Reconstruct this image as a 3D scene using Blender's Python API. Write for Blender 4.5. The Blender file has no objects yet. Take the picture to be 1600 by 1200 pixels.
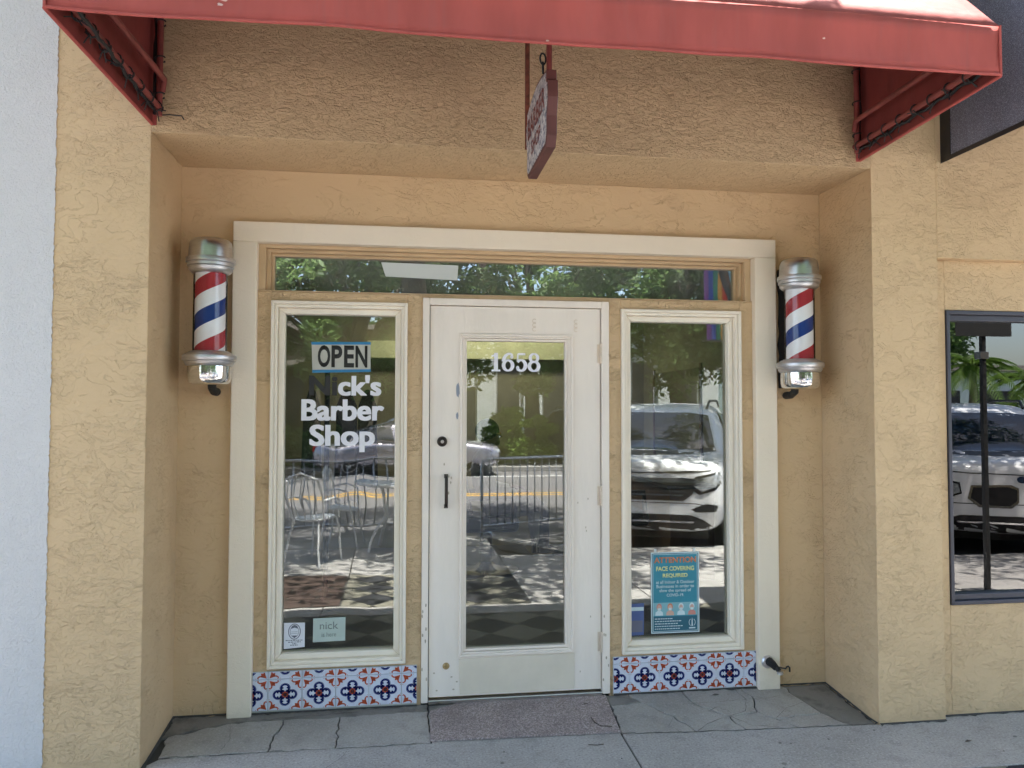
import bpy, bmesh, math, random
import numpy as np
from mathutils import Vector, Matrix
from mathutils.bvhtree import BVHTree
from math import pi, sin, cos, radians as rad

S = bpy.context.scene
C = S.collection
random.seed(7)

# ------------------------------------------------------------------ camera, sky, sun, exposure
cd = bpy.data.cameras.new('camera')
cam = bpy.data.objects.new('camera', cd); C.objects.link(cam)
cam.location = (0, -4.0, 1.53)
cam.rotation_euler = (rad(90 + 2.05), rad(-0.08), rad(-8.26))
cd.sensor_width = 36; cd.lens = 27.0
cd.clip_start = 0.05; cd.clip_end = 600
S.camera = cam
SUN_EL, SUN_AZ = 78, 20          # azimuth measured from +Y (behind the shop) towards +X
W = bpy.data.worlds.new('World'); S.world = W; W.use_nodes = True
nt = W.node_tree; nt.nodes.clear()
sky = nt.nodes.new('ShaderNodeTexSky'); sky.sky_type = 'NISHITA'; sky.sun_disc = False
sky.sun_elevation = rad(SUN_EL); sky.sun_rotation = rad(SUN_AZ)
sky.air_density = 1.0; sky.dust_density = 2.8; sky.ozone_density = 1.0
bg = nt.nodes.new('ShaderNodeBackground'); bg.inputs['Strength'].default_value = 0.15
wo = nt.nodes.new('ShaderNodeOutputWorld')
nt.links.new(sky.outputs[0], bg.inputs[0]); nt.links.new(bg.outputs[0], wo.inputs[0])
sl = bpy.data.lights.new('sun', 'SUN'); sl.energy = 5.0; sl.angle = rad(0.53); sl.color = (1, .955, .88)
so = bpy.data.objects.new('sun', sl); C.objects.link(so)
sd = Vector((sin(rad(SUN_AZ)) * cos(rad(SUN_EL)), cos(rad(SUN_AZ)) * cos(rad(SUN_EL)), sin(rad(SUN_EL))))
so.rotation_euler = sd.to_track_quat('Z', 'Y').to_euler(); so.location = (0, -3, 30)
vs = S.view_settings
vs.view_transform = 'Standard'; vs.look = 'None'; vs.gamma = 1.0; vs.use_curve_mapping = False
vs.exposure = 2.62
S.render.engine = 'CYCLES'
S.cycles.max_bounces = 10; S.cycles.diffuse_bounces = 5; S.cycles.glossy_bounces = 5
S.cycles.transparent_max_bounces = 24
S.cycles.use_denoising = True

# ------------------------------------------------------------------ materials
class N:
    """tiny node-graph helper"""
    def __init__(s, name):
        s.m = bpy.data.materials.new(name); s.m.use_nodes = True
        s.t = s.m.node_tree; s.t.nodes.clear()
        s.out = s.t.nodes.new('ShaderNodeOutputMaterial')
    def n(s, typ, ins=None, **kw):
        nd = s.t.nodes.new(typ)
        for k, v in kw.items(): setattr(nd, k, v)
        for k, v in (ins or {}).items(): s.set(nd, k, v)
        return nd
    def set(s, nd, k, v):
        sock = nd.inputs[k]
        if isinstance(v, bpy.types.NodeSocket): s.t.links.new(v, sock)
        else: sock.default_value = v
    def math(s, op, a, b=0.0, c=None, clamp=False):
        nd = s.n('ShaderNodeMath', operation=op, use_clamp=clamp)
        s.set(nd, 0, a); s.set(nd, 1, b)
        if c is not None: s.set(nd, 2, c)
        return nd.outputs[0]
    def pos(s, scale=(1, 1, 1), obj=True):
        if obj: o = s.n('ShaderNodeTexCoord').outputs['Object']
        else: o = s.n('ShaderNodeNewGeometry').outputs['Position']
        return s.n('ShaderNodeMapping', {'Vector': o, 'Scale': scale}).outputs[0]
    def noise(s, vec, scale, detail=3, rough=.5, dist=0.0):
        return s.n('ShaderNodeTexNoise', {'Vector': vec, 'Scale': scale, 'Detail': detail, 'Roughness': rough, 'Distortion': dist}).outputs[0]
    def ss(s, v, a, b, lo=0.0, hi=1.0):
        return s.n('ShaderNodeMapRange', {'Value': v, 'From Min': a, 'From Max': b, 'To Min': lo, 'To Max': hi}, interpolation_type='SMOOTHSTEP').outputs[0]
    def mix(s, f, a, b):
        nd = s.n('ShaderNodeMix', data_type='RGBA')
        for sock, v in ((0, f), (6, a), (7, b)):
            if isinstance(v, bpy.types.NodeSocket): s.t.links.new(v, nd.inputs[sock])
            else: nd.inputs[sock].default_value = v if sock == 0 else (tuple(v) + (1,))[:4]
        return nd.outputs[2]
    def bump(s, h, dist, strength=1.0):
        return s.n('ShaderNodeBump', {'Height': h, 'Distance': dist, 'Strength': strength}).outputs[0]
    def bsdf(s, col, rough=.6, metal=0.0, spec=.5, normal=None, **extra):
        b = s.n('ShaderNodeBsdfPrincipled')
        if isinstance(col, bpy.types.NodeSocket): s.t.links.new(col, b.inputs['Base Color'])
        else: b.inputs['Base Color'].default_value = (tuple(col) + (1,))[:4]
        s.set(b, 'Roughness', rough); s.set(b, 'Metallic', metal); s.set(b, 'Specular IOR Level', spec)
        if normal is not None: s.set(b, 'Normal', normal)
        for k, v in extra.items(): s.set(b, k.replace('_', ' '), v)
        s.t.links.new(b.outputs[0], s.out.inputs[0]); return b

def plain(name, col, rough=.6, metal=0.0, spec=.5, var=.08, vscale=6, bump=0.0, bscale=60, **extra):
    g = N(name); p = g.pos()
    v = g.noise(p, vscale, 4, .6)
    k = g.ss(v, .3, .7)
    c = g.mix(k, [x * (1 - var) for x in col], [min(1, x * (1 + var)) for x in col])
    nm = g.bump(g.noise(p, bscale, 3), bump) if bump else None
    r = g.math('ADD', g.math('MULTIPLY', v, .16), rough - .08)
    g.bsdf(c, r, metal, spec, nm, **extra)
    return g.m

def stucco(name, col, amp=.003, dense=.5, k=1.0, stretch=1.5, dirt=.3, fine=.12, flat=.25):
    """skip-trowel stucco: smooth plateaus with thin wandering edges, denser in some regions; dirt sets the shade painted along them"""
    g = N(name)
    p = g.pos((1, 1, stretch), obj=False)
    region = g.noise(g.pos((1, 1, 1.2), obj=False), 2.3, 4, .6)
    gate = g.ss(region, dense - .05, dense + .05, 1, flat)
    gate2 = g.ss(g.noise(g.pos((1, 1, 1.9), obj=False), 5.1, 3, .6), dense - .08, dense + .08, 1, flat)
    a = g.noise(p, 7.5 * k, 5, .62, .9)
    b = g.noise(p, 17 * k, 4, .6, 1.1)
    c = g.noise(g.pos((1, 1, stretch * 1.25), obj=False), 33 * k, 3, .55, .9)
    st = lambda v, w: g.ss(v, .5 - w, .5 + w)
    ed = lambda v, w: g.ss(g.math('ABSOLUTE', g.math('SUBTRACT', v, .5)), 0, w, 1, 0)
    h = g.math('ADD', g.math('MULTIPLY', st(a, .012), gate2), g.math('MULTIPLY', g.math('MULTIPLY', st(b, .016), gate), .75))
    h = g.math('ADD', h, g.math('MULTIPLY', g.math('MULTIPLY', st(c, .03), g.math('MULTIPLY', gate, gate2)), .45))
    lines = g.math('ADD', g.math('MULTIPLY', ed(a, .008), gate2), g.math('ADD', g.math('MULTIPLY', ed(b, .012), gate), g.math('MULTIPLY', ed(c, .03), g.math('MULTIPLY', g.math('MULTIPLY', gate, gate2), .5))), clamp=True)
    h = g.math('ADD', h, g.math('MULTIPLY', g.noise(g.pos(obj=False), 150, 3, .6), fine))
    big = g.noise(g.pos((1, 1, .6), obj=False), 1.1, 4, .6)
    cc = g.mix(g.ss(big, .3, .7), [x * .965 for x in col], [x * 1.035 for x in col])
    cc = g.mix(g.math('MULTIPLY', g.ss(g.noise(g.pos((2.2, 2.2, .35), obj=False), 3, 5, .7), .58, .74), .12), cc, [x * .7 for x in col])
    cc = g.mix(g.math('MULTIPLY', lines, dirt), cc, [x * .42 for x in col])  # edges darkened in colour to stand in for crease shade
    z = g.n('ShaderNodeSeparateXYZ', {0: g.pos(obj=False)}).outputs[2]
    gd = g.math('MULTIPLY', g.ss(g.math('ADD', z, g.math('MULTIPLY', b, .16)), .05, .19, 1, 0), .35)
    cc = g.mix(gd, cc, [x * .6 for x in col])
    g.bsdf(cc, .86, 0, .25, g.bump(h, amp))
    return g.m

def glass(name, ior=1.98, tint=(.90, .95, .93), wave=0.0, wscale=3.0, dust=0.0):
    g = N(name)
    nm = None
    if wave: nm = g.bump(g.noise(g.pos((1, 1, .8), obj=False), wscale, 2, .4), wave)
    fr = g.n('ShaderNodeFresnel', {'IOR': ior})
    gl = g.n('ShaderNodeBsdfGlossy', {'Color': (1, 1, 1, 1), 'Roughness': 0.0})
    if nm is not None: g.set(fr, 'Normal', nm); g.set(gl, 'Normal', nm)
    tr = g.n('ShaderNodeBsdfTransparent', {'Color': tuple(tint) + (1,)})
    mx = g.n('ShaderNodeMixShader', {0: fr.outputs[0], 1: tr.outputs[0], 2: gl.outputs[0]})
    if dust:
        df = g.n('ShaderNodeBsdfDiffuse', {'Color': (.72, .74, .70, 1)})
        dn = g.noise(g.pos((1, 1, .5), obj=False), 6, 5, .7)
        m2 = g.n('ShaderNodeMixShader', {0: g.ss(dn, .25, .8, dust * .5, dust * 1.5), 1: mx.outputs[0], 2: df.outputs[0]}); mx = m2
    g.t.links.new(mx.outputs[0], g.out.inputs[0])
    return g.m

def concrete(name, col, speck=.25, grain=135, crack=True, rough=.9, bump=.0012, stain=.3, gravel=0.0):
    g = N(name); p = g.pos(obj=False)
    big = g.noise(p, 1.7, 5, .62); mid = g.noise(p, 9, 4, .6); sp = g.noise(p, grain, 4, .75)
    c = g.mix(g.ss(big, .3, .7), [x * .86 for x in col], [x * 1.12 for x in col])
    c = g.mix(g.math('MULTIPLY', g.ss(mid, .5, .72), stain), c, [x * .55 for x in col])
    c = g.mix(g.math('MULTIPLY', g.ss(sp, .52, .72), speck), c, [min(1, x * 1.7) for x in col])
    c = g.mix(g.math('MULTIPLY', g.ss(sp, .47, .34), speck), c, [x * .5 for x in col])
    h = g.math('ADD', g.noise(p, 120, 4, .65), g.math('MULTIPLY', g.noise(p, 14, 3), .6))
    g.bsdf(c, rough, 0, .3, g.bump(h, bump))
    return g.m

def speckle(name, cols, scale, rough=.9, bump=.003):
    g = N(name); p = g.pos(obj=False)
    v = g.n('ShaderNodeTexVoronoi', {'Vector': p, 'Scale': scale}, feature='F1')
    r = g.n('ShaderNodeSeparateColor', {0: v.outputs['Color']}).outputs[0]
    c = g.mix(g.ss(r, .3, .36), cols[0], cols[1]); c = g.mix(g.ss(r, .68, .74), c, cols[2])
    big = g.noise(p, 5, 3); c = g.mix(g.math('MULTIPLY', g.ss(big, .45, .75), .35), c, [x * .55 for x in cols[0]])
    h = g.math('SUBTRACT', 1.0, v.outputs['Distance'])
    g.bsdf(c, rough, 0, .3, g.bump(h, bump)); return g.m

def fabric(name, col, wv=900, rough=.75, var=.12, bright=None):
    g = N(name); p = g.pos(obj=False)
    big = g.noise(g.pos((1, 1, .25), obj=False), 5, 4, .6)
    c = g.mix(g.ss(big, .3, .72), [x * (1 - var) for x in col], [x * (1 + var) for x in col])
    stk = g.noise(g.pos((1, 1, .06), obj=False), 26, 4, .65)
    c = g.mix(g.math('MULTIPLY', g.ss(stk, .52, .75), .30), c, [min(1, x * .7 + .05) for x in col])
    if bright: c = g.mix(g.ss(g.noise(p, 420, 2), .5, .66), c, bright)
    wave = g.noise(g.pos((1, 1, .15), obj=False), 7, 3, .5)
    h = g.math('ADD', g.math('MULTIPLY', g.noise(p, wv, 1), .02), wave)
    g.bsdf(c, rough, 0, .3, g.bump(h, .012)); return g.m

def leafmat(name, c1, c2, trans=.45):
    g = N(name)
    r = g.n('ShaderNodeNewGeometry').outputs['Random Per Island']
    c = g.mix(r, c1, c2)
    d = g.n('ShaderNodeBsdfPrincipled', {'Base Color': c, 'Roughness': .5, 'Specular IOR Level': .35})
    t = g.n('ShaderNodeBsdfTranslucent', {'Color': g.mix(.5, c, [min(1, x * 1.5) for x in c2])})
    mx = g.n('ShaderNodeMixShader', {0: trans, 1: d.outputs[0], 2: t.outputs[0]})
    g.t.links.new(mx.outputs[0], g.out.inputs[0]); return g.m

def emis(name, col, st):
    g = N(name)
    e = g.n('ShaderNodeEmission', {'Color': tuple(col) + (1,), 'Strength': st})
    g.t.links.new(e.outputs[0], g.out.inputs[0]); return g.m

TAN = (.67, .487, .295)
M = {}
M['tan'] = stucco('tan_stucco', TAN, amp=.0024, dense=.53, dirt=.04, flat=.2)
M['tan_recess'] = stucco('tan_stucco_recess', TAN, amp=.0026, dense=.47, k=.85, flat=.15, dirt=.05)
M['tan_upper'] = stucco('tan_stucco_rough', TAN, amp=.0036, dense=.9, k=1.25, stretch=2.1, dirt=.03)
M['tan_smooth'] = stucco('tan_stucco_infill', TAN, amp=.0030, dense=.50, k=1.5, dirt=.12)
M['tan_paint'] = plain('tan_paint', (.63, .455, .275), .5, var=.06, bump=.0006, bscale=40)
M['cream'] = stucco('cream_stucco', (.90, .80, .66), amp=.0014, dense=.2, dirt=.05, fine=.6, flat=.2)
def painted(name, col):
    g = N(name); p = g.pos()
    big = g.noise(g.pos((3, 3, .7)), 2, 4, .6)
    c = g.mix(g.ss(big, .3, .7), [x * .94 for x in col], [min(1, x * 1.03) for x in col])
    gr = g.noise(g.pos((9, 9, 1)), 4, 5, .7)
    c = g.mix(g.math('MULTIPLY', g.ss(gr, .64, .78), .10), c, (.50, .44, .35))
    h = g.math('ADD', g.noise(g.pos((1, 1, .2)), 70, 3), g.math('MULTIPLY', g.noise(p, 12, 3), .7))
    g.bsdf(c, .42, 0, .4, g.bump(h, .0011)); return g.m
M['white_paint'] = painted('cream_white_paint', (.92, .84, .72))
M['door_paint'] = painted('door_paint', (.90, .81, .72))
M['patch_paint'] = plain('beige_patch_paint', (.76, .68, .56), .5, var=.04)
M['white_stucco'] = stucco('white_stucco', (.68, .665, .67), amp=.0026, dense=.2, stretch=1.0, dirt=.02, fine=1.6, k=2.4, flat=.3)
M['pane'] = glass('window_glass', wave=.0009, wscale=2.6)
M['pane_wavy'] = glass('wavy_window_glass', wave=.0030, wscale=2.2, dust=.012)
M['pane_high'] = glass('transom_glass', ior=2.7, tint=(.6, .66, .64), wave=.0006, dust=.11)
M['pane_flat'] = glass('door_glass', wave=.00025, wscale=2.0, dust=.01)
M['pane_dark'] = glass('tinted_glass', ior=2.0, tint=(.30, .36, .38), wave=.0004, wscale=2.5)
M['frame_black'] = plain('charcoal_frame', (.055, .055, .075), .4, var=.1)
M['sidewalk'] = concrete('sidewalk_concrete', (.385, .368, .352), speck=.8, stain=.4, grain=92)
M['slab'] = concrete('grey_slab', (.37, .35, .325), speck=.45, grain=110, stain=.45, bump=.0018)
M['slab_dark'] = concrete('dark_rough_cement', (.24, .225, .205), speck=.2, stain=.8, bump=.004)
M['mortar'] = plain('dark_joint', (.06, .058, .055), .95)
M['mat'] = speckle('pebble_mat', [(.25, .205, .20), (.34, .28, .27), (.47, .40, .385)], 190)
M['red'] = fabric('red_canvas', (.45, .098, .086))
M['red_in'] = fabric('red_canvas_shaded', (.24, .048, .042))  # awning red with the shade of the inner sides put into the colour
M['red_top'] = fabric('red_canvas_sunlit', (.33, .082, .074))  # awning red toned down in colour against direct sun on the top panel
M['red_tube'] = plain('red_tube_paint', (.24, .055, .048), .5, var=.2, bump=.0008)
M['cord'] = plain('black_cord', (.018, .018, .02), .7)
M['grey_canvas'] = fabric('grey_mesh_canvas', (.13, .14, .19), bright=(.36, .38, .46))
M['black_canvas'] = plain('black_vinyl', (.018, .018, .02), .45, bump=.004, bscale=9)
M['rust'] = plain('rusty_rod', (.17, .05, .03), .85, var=.35, vscale=40, bump=.002)
M['sign_edge'] = plain('maroon_wood', (.12, .038, .034), .6, var=.2)
def weathered():
    g = N('weathered_sign_paint'); p = g.pos()
    a = g.noise(p, 38, 4, .7)
    c = g.mix(g.ss(a, .44, .6), (.60, .56, .56), (.17, .17, .22))
    g.bsdf(c, .8, 0, .3, g.bump(a, .002)); return g.m
M['sign_face'] = weathered()
M['sign_text'] = plain('dark_red_lettering', (.16, .02, .02), .6)
def metal(name, col, rough, brush=.0004):
    g = N(name); p = g.pos((1, 1, 6))
    a = g.noise(p, 20, 4, .6)
    g.bsdf(g.mix(g.ss(a, .3, .7), [x * .85 for x in col], col), g.math('ADD', g.math('MULTIPLY', a, .14), rough - .07), 1.0, .5, g.bump(g.noise(p, 90, 2), brush)); return g.m
M['chrome'] = metal('polished_steel', (.88, .87, .86), .10, .0001)
M['alu'] = metal('cast_aluminium', (.72, .72, .75), .36, .0008)
M['dull'] = metal('dull_zinc', (.60, .59, .58), .30, .00008)
M['red_s'] = plain('stripe_red', (.42, .035, .05), .16, var=.05)
M['blue_s'] = plain('stripe_blue', (.018, .05, .23), .16, var=.05)
M['white_s'] = plain('stripe_white', (.86, .86, .88), .16, var=.03)
M['tubeglass'] = glass('clear_tube', ior=1.18, tint=(.97, .97, .97))
def blackrough():
    g = N('black_tar'); p = g.pos()
    h = g.noise(p, 60, 4, .7)
    g.bsdf((.012, .012, .013), .6, 0, .5, g.bump(h, .012)); return g.m
M['tar'] = blackrough()
M['black'] = plain('black_metal', (.02, .02, .02), .35)
M['bronze'] = plain('dark_bronze', (.05, .04, .035), .35, metal=.8)
M['hinge'] = plain('painted_hinge', (.74, .62, .50), .45)
M['brass'] = plain('worn_brass', (.45, .33, .16), .4, metal=.7)
M['scuff'] = plain('bare_grey_patch', (.33, .36, .43), .7)
M['tile'] = plain('white_tile_glaze', (.68, .71, .82), .14, var=.06, vscale=30)
M['navy'] = plain('navy_print', (.012, .022, .15), .14, var=.15, vscale=60)
M['rust_print'] = plain('rust_red_print', (.50, .085, .035), .14, var=.2, vscale=60)
M['pink_print'] = plain('pink_print', (.75, .52, .46), .14)
M['vinyl'] = plain('white_vinyl', (.86, .86, .93), .4, var=.02)
M['vinyl_black'] = plain('black_vinyl_letter', (.022, .022, .024), .5)
M['paper'] = plain('grey_paper', (.52, .52, .47), .7)
M['tape_blue'] = plain('blue_strip', (.03, .22, .45), .5)
M['ink'] = plain('black_ink', (.012, .014, .013), .5)
M['paper_white'] = plain('white_paper', (.80, .82, .90), .6, var=.02)
M['ink_grey'] = plain('grey_ink', (.16, .17, .24), .6)
M['paper_green'] = plain('pale_green_paper', (.50, .60, .56), .6, var=.03)
M['ink_soft'] = plain('soft_grey_ink', (.24, .28, .27), .6)
M['teal'] = plain('teal_print', (.03, .26, .36), .5)
M['teal_dark'] = plain('dark_teal_print', (.015, .13, .20), .5)
M['teal_pale'] = plain('pale_teal_print', (.22, .47, .54), .5)
M['orange_ink'] = plain('orange_print', (.62, .22, .10), .5)
M['yellow_ink'] = plain('yellow_print', (.78, .78, .32), .5)
M['pale_ink'] = plain('pale_print', (.62, .76, .80), .5)
M['skin_ink'] = plain('peach_print', (.66, .42, .34), .5)
M['coral_ink'] = plain('coral_print', (.62, .26, .22), .5)
M['blue_paper'] = plain('blue_leaflet', (.08, .13, .33), .5)
def translucent_paper():
    g = N('translucent_paper_strip')
    d = g.n('ShaderNodeBsdfDiffuse', {'Color': (.85, .9, .9, 1)})
    t = g.n('ShaderNodeBsdfTransparent')
    mx = g.n('ShaderNodeMixShader', {0: .62, 1: t.outputs[0], 2: d.outputs[0]})
    g.t.links.new(mx.outputs[0], g.out.inputs[0]); return g.m
M['strip'] = translucent_paper()
# street
M['asphalt'] = concrete('road_asphalt', (.15, .145, .15), speck=.35, stain=.3)
M['curb'] = concrete('curb_concrete', (.30, .29, .28), speck=.2)
M['paint_y'] = plain('yellow_road_paint', (.62, .34, .04), .7)
M['paint_w'] = plain('white_road_paint', (.72, .72, .70), .7)
M['tile_dark'] = concrete('dark_pavement_tile', (.035, .036, .042), speck=.1)
M['tile_tan'] = concrete('tan_pavement_tile', (.22, .205, .165), speck=.15)
M['brick'] = concrete('brick_paver', (.075, .05, .042), speck=.12)
M['grass'] = plain('lawn', (.07, .12, .03), .9, var=.4, vscale=3)
M['leaf'] = leafmat('oak_leaves', (.03, .07, .018), (.11, .18, .05))
M['leaf_far'] = leafmat('far_leaves', (.05, .10, .035), (.19, .29, .10), .5)
M['leaf_bright'] = leafmat('bright_leaves', (.07, .14, .02), (.20, .30, .05))
M['palm'] = leafmat('palm_leaves', (.05, .11, .02), (.16, .26, .05))
M['bark'] = plain('grey_bark', (.11, .09, .075), .9, var=.35, vscale=9, bump=.02, bscale=18)
M['palm_bark'] = plain('palm_bark', (.22, .18, .14), .9, var=.25, vscale=12, bump=.01)
M['wall_white'] = plain('white_wall_paint', (.74, .76, .80), .7, var=.05)
M['win_dark'] = plain('dark_window', (.03, .035, .045), .12)
M['roof_grey'] = plain('grey_roof', (.25, .22, .20), .8)
M['carwhite'] = plain('white_car_paint', (.90, .91, .93), .3, var=.01, spec=.3, Coat_Weight=.35, Coat_Roughness=.05)
M['carsilver'] = plain('silver_car_paint', (.34, .33, .38), .25, metal=.6, var=.02, Coat_Weight=1.0, Coat_Roughness=.03)
M['cargrey'] = plain('grey_car_paint', (.14, .145, .16), .25, metal=.5, var=.02, Coat_Weight=1.0, Coat_Roughness=.03)
M['carblue'] = plain('blue_car_paint', (.05, .09, .18), .25, metal=.4, var=.02, Coat_Weight=1.0, Coat_Roughness=.03)
M['carglass'] = plain('car_glass', (.012, .022, .04), .03, spec=.8, var=0)
M['carblack'] = plain('black_car_plastic', (.014, .014, .015), .45)
M['carchrome'] = plain('car_chrome', (.8, .8, .82), .08, metal=1.0, var=.02)
M['lamp_clear'] = plain('headlight_lens', (.38, .40, .42), .06, var=.3, vscale=30, spec=.9)
M['lamp_red'] = plain('tail_light_lens', (.45, .02, .02), .1)
M['tyre'] = plain('tyre_rubber', (.02, .02, .021), .8)
M['rim'] = plain('alloy_rim', (.38, .38, .40), .3, metal=.8)
M['galv'] = plain('galvanised_tube', (.50, .51, .54), .35, metal=.8, var=.1)
M['white_metal'] = plain('white_powder_coat', (.82, .83, .85), .4)
M['post'] = plain('dark_steel_post', (.05, .052, .055), .5, var=.2)
M['sign_grey'] = plain('sign_back_grey', (.07, .072, .075), .5)
M['street_blue'] = plain('street_sign_blue', (.03, .05, .25), .4)
for k, c in dict(f_purple=(.22, .05, .36), f_blue=(.04, .10, .50), f_green=(.02, .26, .18), f_orange=(.75, .38, .08), f_red=(.68, .06, .04), f_black=(.03, .04, .06), f_brown=(.12, .06, .05), f_cyan=(.2, .55, .75)).items():
    M[k] = plain('flag_' + k[2:], c, .7, var=.05)
# inside the shop
M['in_wall'] = plain('olive_interior_paint', (.30, .26, .16), .8)
M['in_ceiling'] = plain('ceiling_paint', (.15, .14, .10), .8)
M['in_floor'] = plain('interior_floor', (.06, .055, .05), .4)
M['soffit_yellow'] = plain('pale_yellow_soffit', (.62, .58, .36), .6)
M['lamp'] = emis('lit_tube', (1, .93, .72), 2.2)
M['leather'] = plain('black_leather', (.018, .017, .017), .4)
M['skin'] = plain('brown_skin', (.17, .085, .055), .5, var=.08)
M['hair'] = plain('black_hair', (.008, .007, .007), .9, spec=.1, bump=.006, bscale=90)
M['shirt'] = plain('pale_grey_shirt', (.42, .42, .40), .8, bump=.004, bscale=14)
M['amber'] = plain('amber_plastic', (.45, .17, .05), .3)
M['jeans'] = plain('dark_trousers', (.04, .05, .08), .8)
M['cape'] = plain('dark_cape_cloth', (.016, .016, .018), .8, bump=.02, bscale=8)
M['wood'] = plain('brown_counter_wood', (.16, .085, .045), .5, var=.2)
M['mirror'] = plain('mirror_silver', (.85, .87, .87), .02, metal=1.0, var=0)

# ------------------------------------------------------------------ mesh building
def wloc(p):
    v = Vector((0, 0, 0))
    while p is not None: v += p.location; p = p.parent
    return v

class MB:
    def __init__(s): s.v = []; s.f = []; s.mi = []
    def add(s, vs, fs, m=0):
        o = len(s.v); s.v += [tuple(v) for v in vs]
        for f in fs: s.f.append(tuple(i + o for i in f)); s.mi.append(m)
        return s
    def box(s, x0, x1, y0, y1, z0, z1, m=0):
        v = [(x, y, z) for z in (z0, z1) for y in (y0, y1) for x in (x0, x1)]
        return s.add(v, [(0, 2, 3, 1), (4, 5, 7, 6), (0, 1, 5, 4), (2, 6, 7, 3), (0, 4, 6, 2), (1, 3, 7, 5)], m)
    def prism(s, pts, a0, a1, fn, m=0):
        """closed 2-D outline pts extruded from a0 to a1; fn(p, q, a) -> xyz"""
        n = len(pts)
        v = [fn(p, q, a0) for p, q in pts] + [fn(p, q, a1) for p, q in pts]
        f = [tuple(range(n - 1, -1, -1)), tuple(range(n, 2 * n))] + [(i, (i + 1) % n, n + (i + 1) % n, n + i) for i in range(n)]
        return s.add(v, f, m)
    def tube(s, pts, r, n=8, m=0, closed=False, r1=None):
        P = [Vector(p) for p in pts]; L = len(P); rings = []
        up = Vector((0, 0, 1)); prev = None
        for i, p in enumerate(P):
            if closed: t = P[(i + 1) % L] - P[i - 1]
            else: t = P[min(i + 1, L - 1)] - P[max(i - 1, 0)]
            if t.length < 1e-9: t = Vector((0, 0, 1))
            t.normalize()
            if prev is None:
                a = up if abs(t.z) < .9 else Vector((1, 0, 0))
                u = t.cross(a).normalized()
            else:
                u = prev - t * prev.dot(t)
                u = u.normalized() if u.length > 1e-6 else t.orthogonal().normalized()
            prev = u; w = t.cross(u)
            rr = r if r1 is None else r + (r1 - r) * i / max(1, L - 1)
            rings.append([p + (u * cos(2 * pi * k / n) + w * sin(2 * pi * k / n)) * rr for k in range(n)])
        v = [q for R in rings for q in R]; f = []
        for i in range(L if closed else L - 1):
            j = (i + 1) % L
            for k in range(n): f.append((i * n + k, i * n + (k + 1) % n, j * n + (k + 1) % n, j * n + k))
        if not closed:
            f.append(tuple(range(n - 1, -1, -1))); f.append(tuple((L - 1) * n + k for k in range(n)))
        return s.add(v, f, m)
    def lathe(s, prof, c=(0, 0, 0), n=32, axis='z', m=0, sx=1.0, sy=1.0):
        v = []; f = []; L = len(prof)
        for r, z in prof:
            for k in range(n):
                a = 2 * pi * k / n; q = (r * cos(a) * sx, r * sin(a) * sy, z)
                if axis == 'y': q = (q[0], q[2], q[1])
                elif axis == 'x': q = (q[2], q[0], q[1])
                v.append((q[0] + c[0], q[1] + c[1], q[2] + c[2]))
        for i in range(L - 1):
            for k in range(n): f.append((i * n + k, i * n + (k + 1) % n, (i + 1) * n + (k + 1) % n, (i + 1) * n + k))
        f.append(tuple(range(n))); f.append(tuple((L - 1) * n + k for k in range(n)))
        return s.add(v, f, m)
    def ball(s, c, r, n=16, m=0, sc=(1, 1, 1)):
        prof = [(max(1e-4, r * sin(pi * i / n)), r * cos(pi * i / n)) for i in range(n + 1)]
        o = len(s.v); s.lathe(prof, (0, 0, 0), n * 2, m=m)
        for i in range(o, len(s.v)):
            q = s.v[i]; s.v[i] = (q[0] * sc[0] + c[0], q[1] * sc[1] + c[1], q[2] * sc[2] + c[2])
        return s
    def build(s, name, mats, parent=None, smooth=False, bevel=0, local=False, subsurf=0, seg=2, ang=30, fix=True):
        me = bpy.data.meshes.new(name)
        off = Vector((0, 0, 0)) if (local or parent is None) else wloc(parent)
        me.from_pydata([(v[0] - off.x, v[1] - off.y, v[2] - off.z) for v in s.v], [], s.f)
        for m in (mats if isinstance(mats, (list, tuple)) else [mats]): me.materials.append(M[m] if isinstance(m, str) else m)
        if len(me.materials) > 1: me.polygons.foreach_set('material_index', s.mi)
        if fix:
            bm = bmesh.new(); bm.from_mesh(me); bmesh.ops.recalc_face_normals(bm, faces=bm.faces); bm.to_mesh(me); bm.free()
        if smooth: me.polygons.foreach_set('use_smooth', [True] * len(me.polygons))
        o = bpy.data.objects.new(name, me); C.objects.link(o); o.parent = parent
        if smooth and not subsurf and smooth != 'all':
            md = o.modifiers.new('edges', 'EDGE_SPLIT'); md.split_angle = rad(40)
        if bevel:
            md = o.modifiers.new('bevel', 'BEVEL'); md.width = bevel; md.segments = seg; md.limit_method = 'ANGLE'; md.angle_limit = rad(ang)
        if subsurf:
            md = o.modifiers.new('subsurf', 'SUBSURF'); md.levels = subsurf; md.render_levels = subsurf
        return o

def tag(o, label=None, cat=None, group=None, kind=None):
    if label: o['label'] = label
    if cat: o['category'] = cat
    if group: o['group'] = group
    if kind: o['kind'] = kind
    return o

def thing(name, label, cat, loc=(0, 0, 0), rz=0, group=None):
    o = bpy.data.objects.new(name, None); C.objects.link(o)
    o.location = loc; o.rotation_euler = (0, 0, rz); o.empty_display_size = .2
    return tag(o, label, cat, group)

def kids(o): return list(o.children)
def dup(o, parent=None, **kw):
    c = o.copy(); C.objects.link(c); c.parent = parent
    for ch in kids(o): dup(ch, c)
    return c
def place(root, loc, rz, label=None):
    c = dup(root); c.location = loc; c.rotation_euler = (0, 0, rz)
    if label: c['label'] = label
    return c

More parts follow.
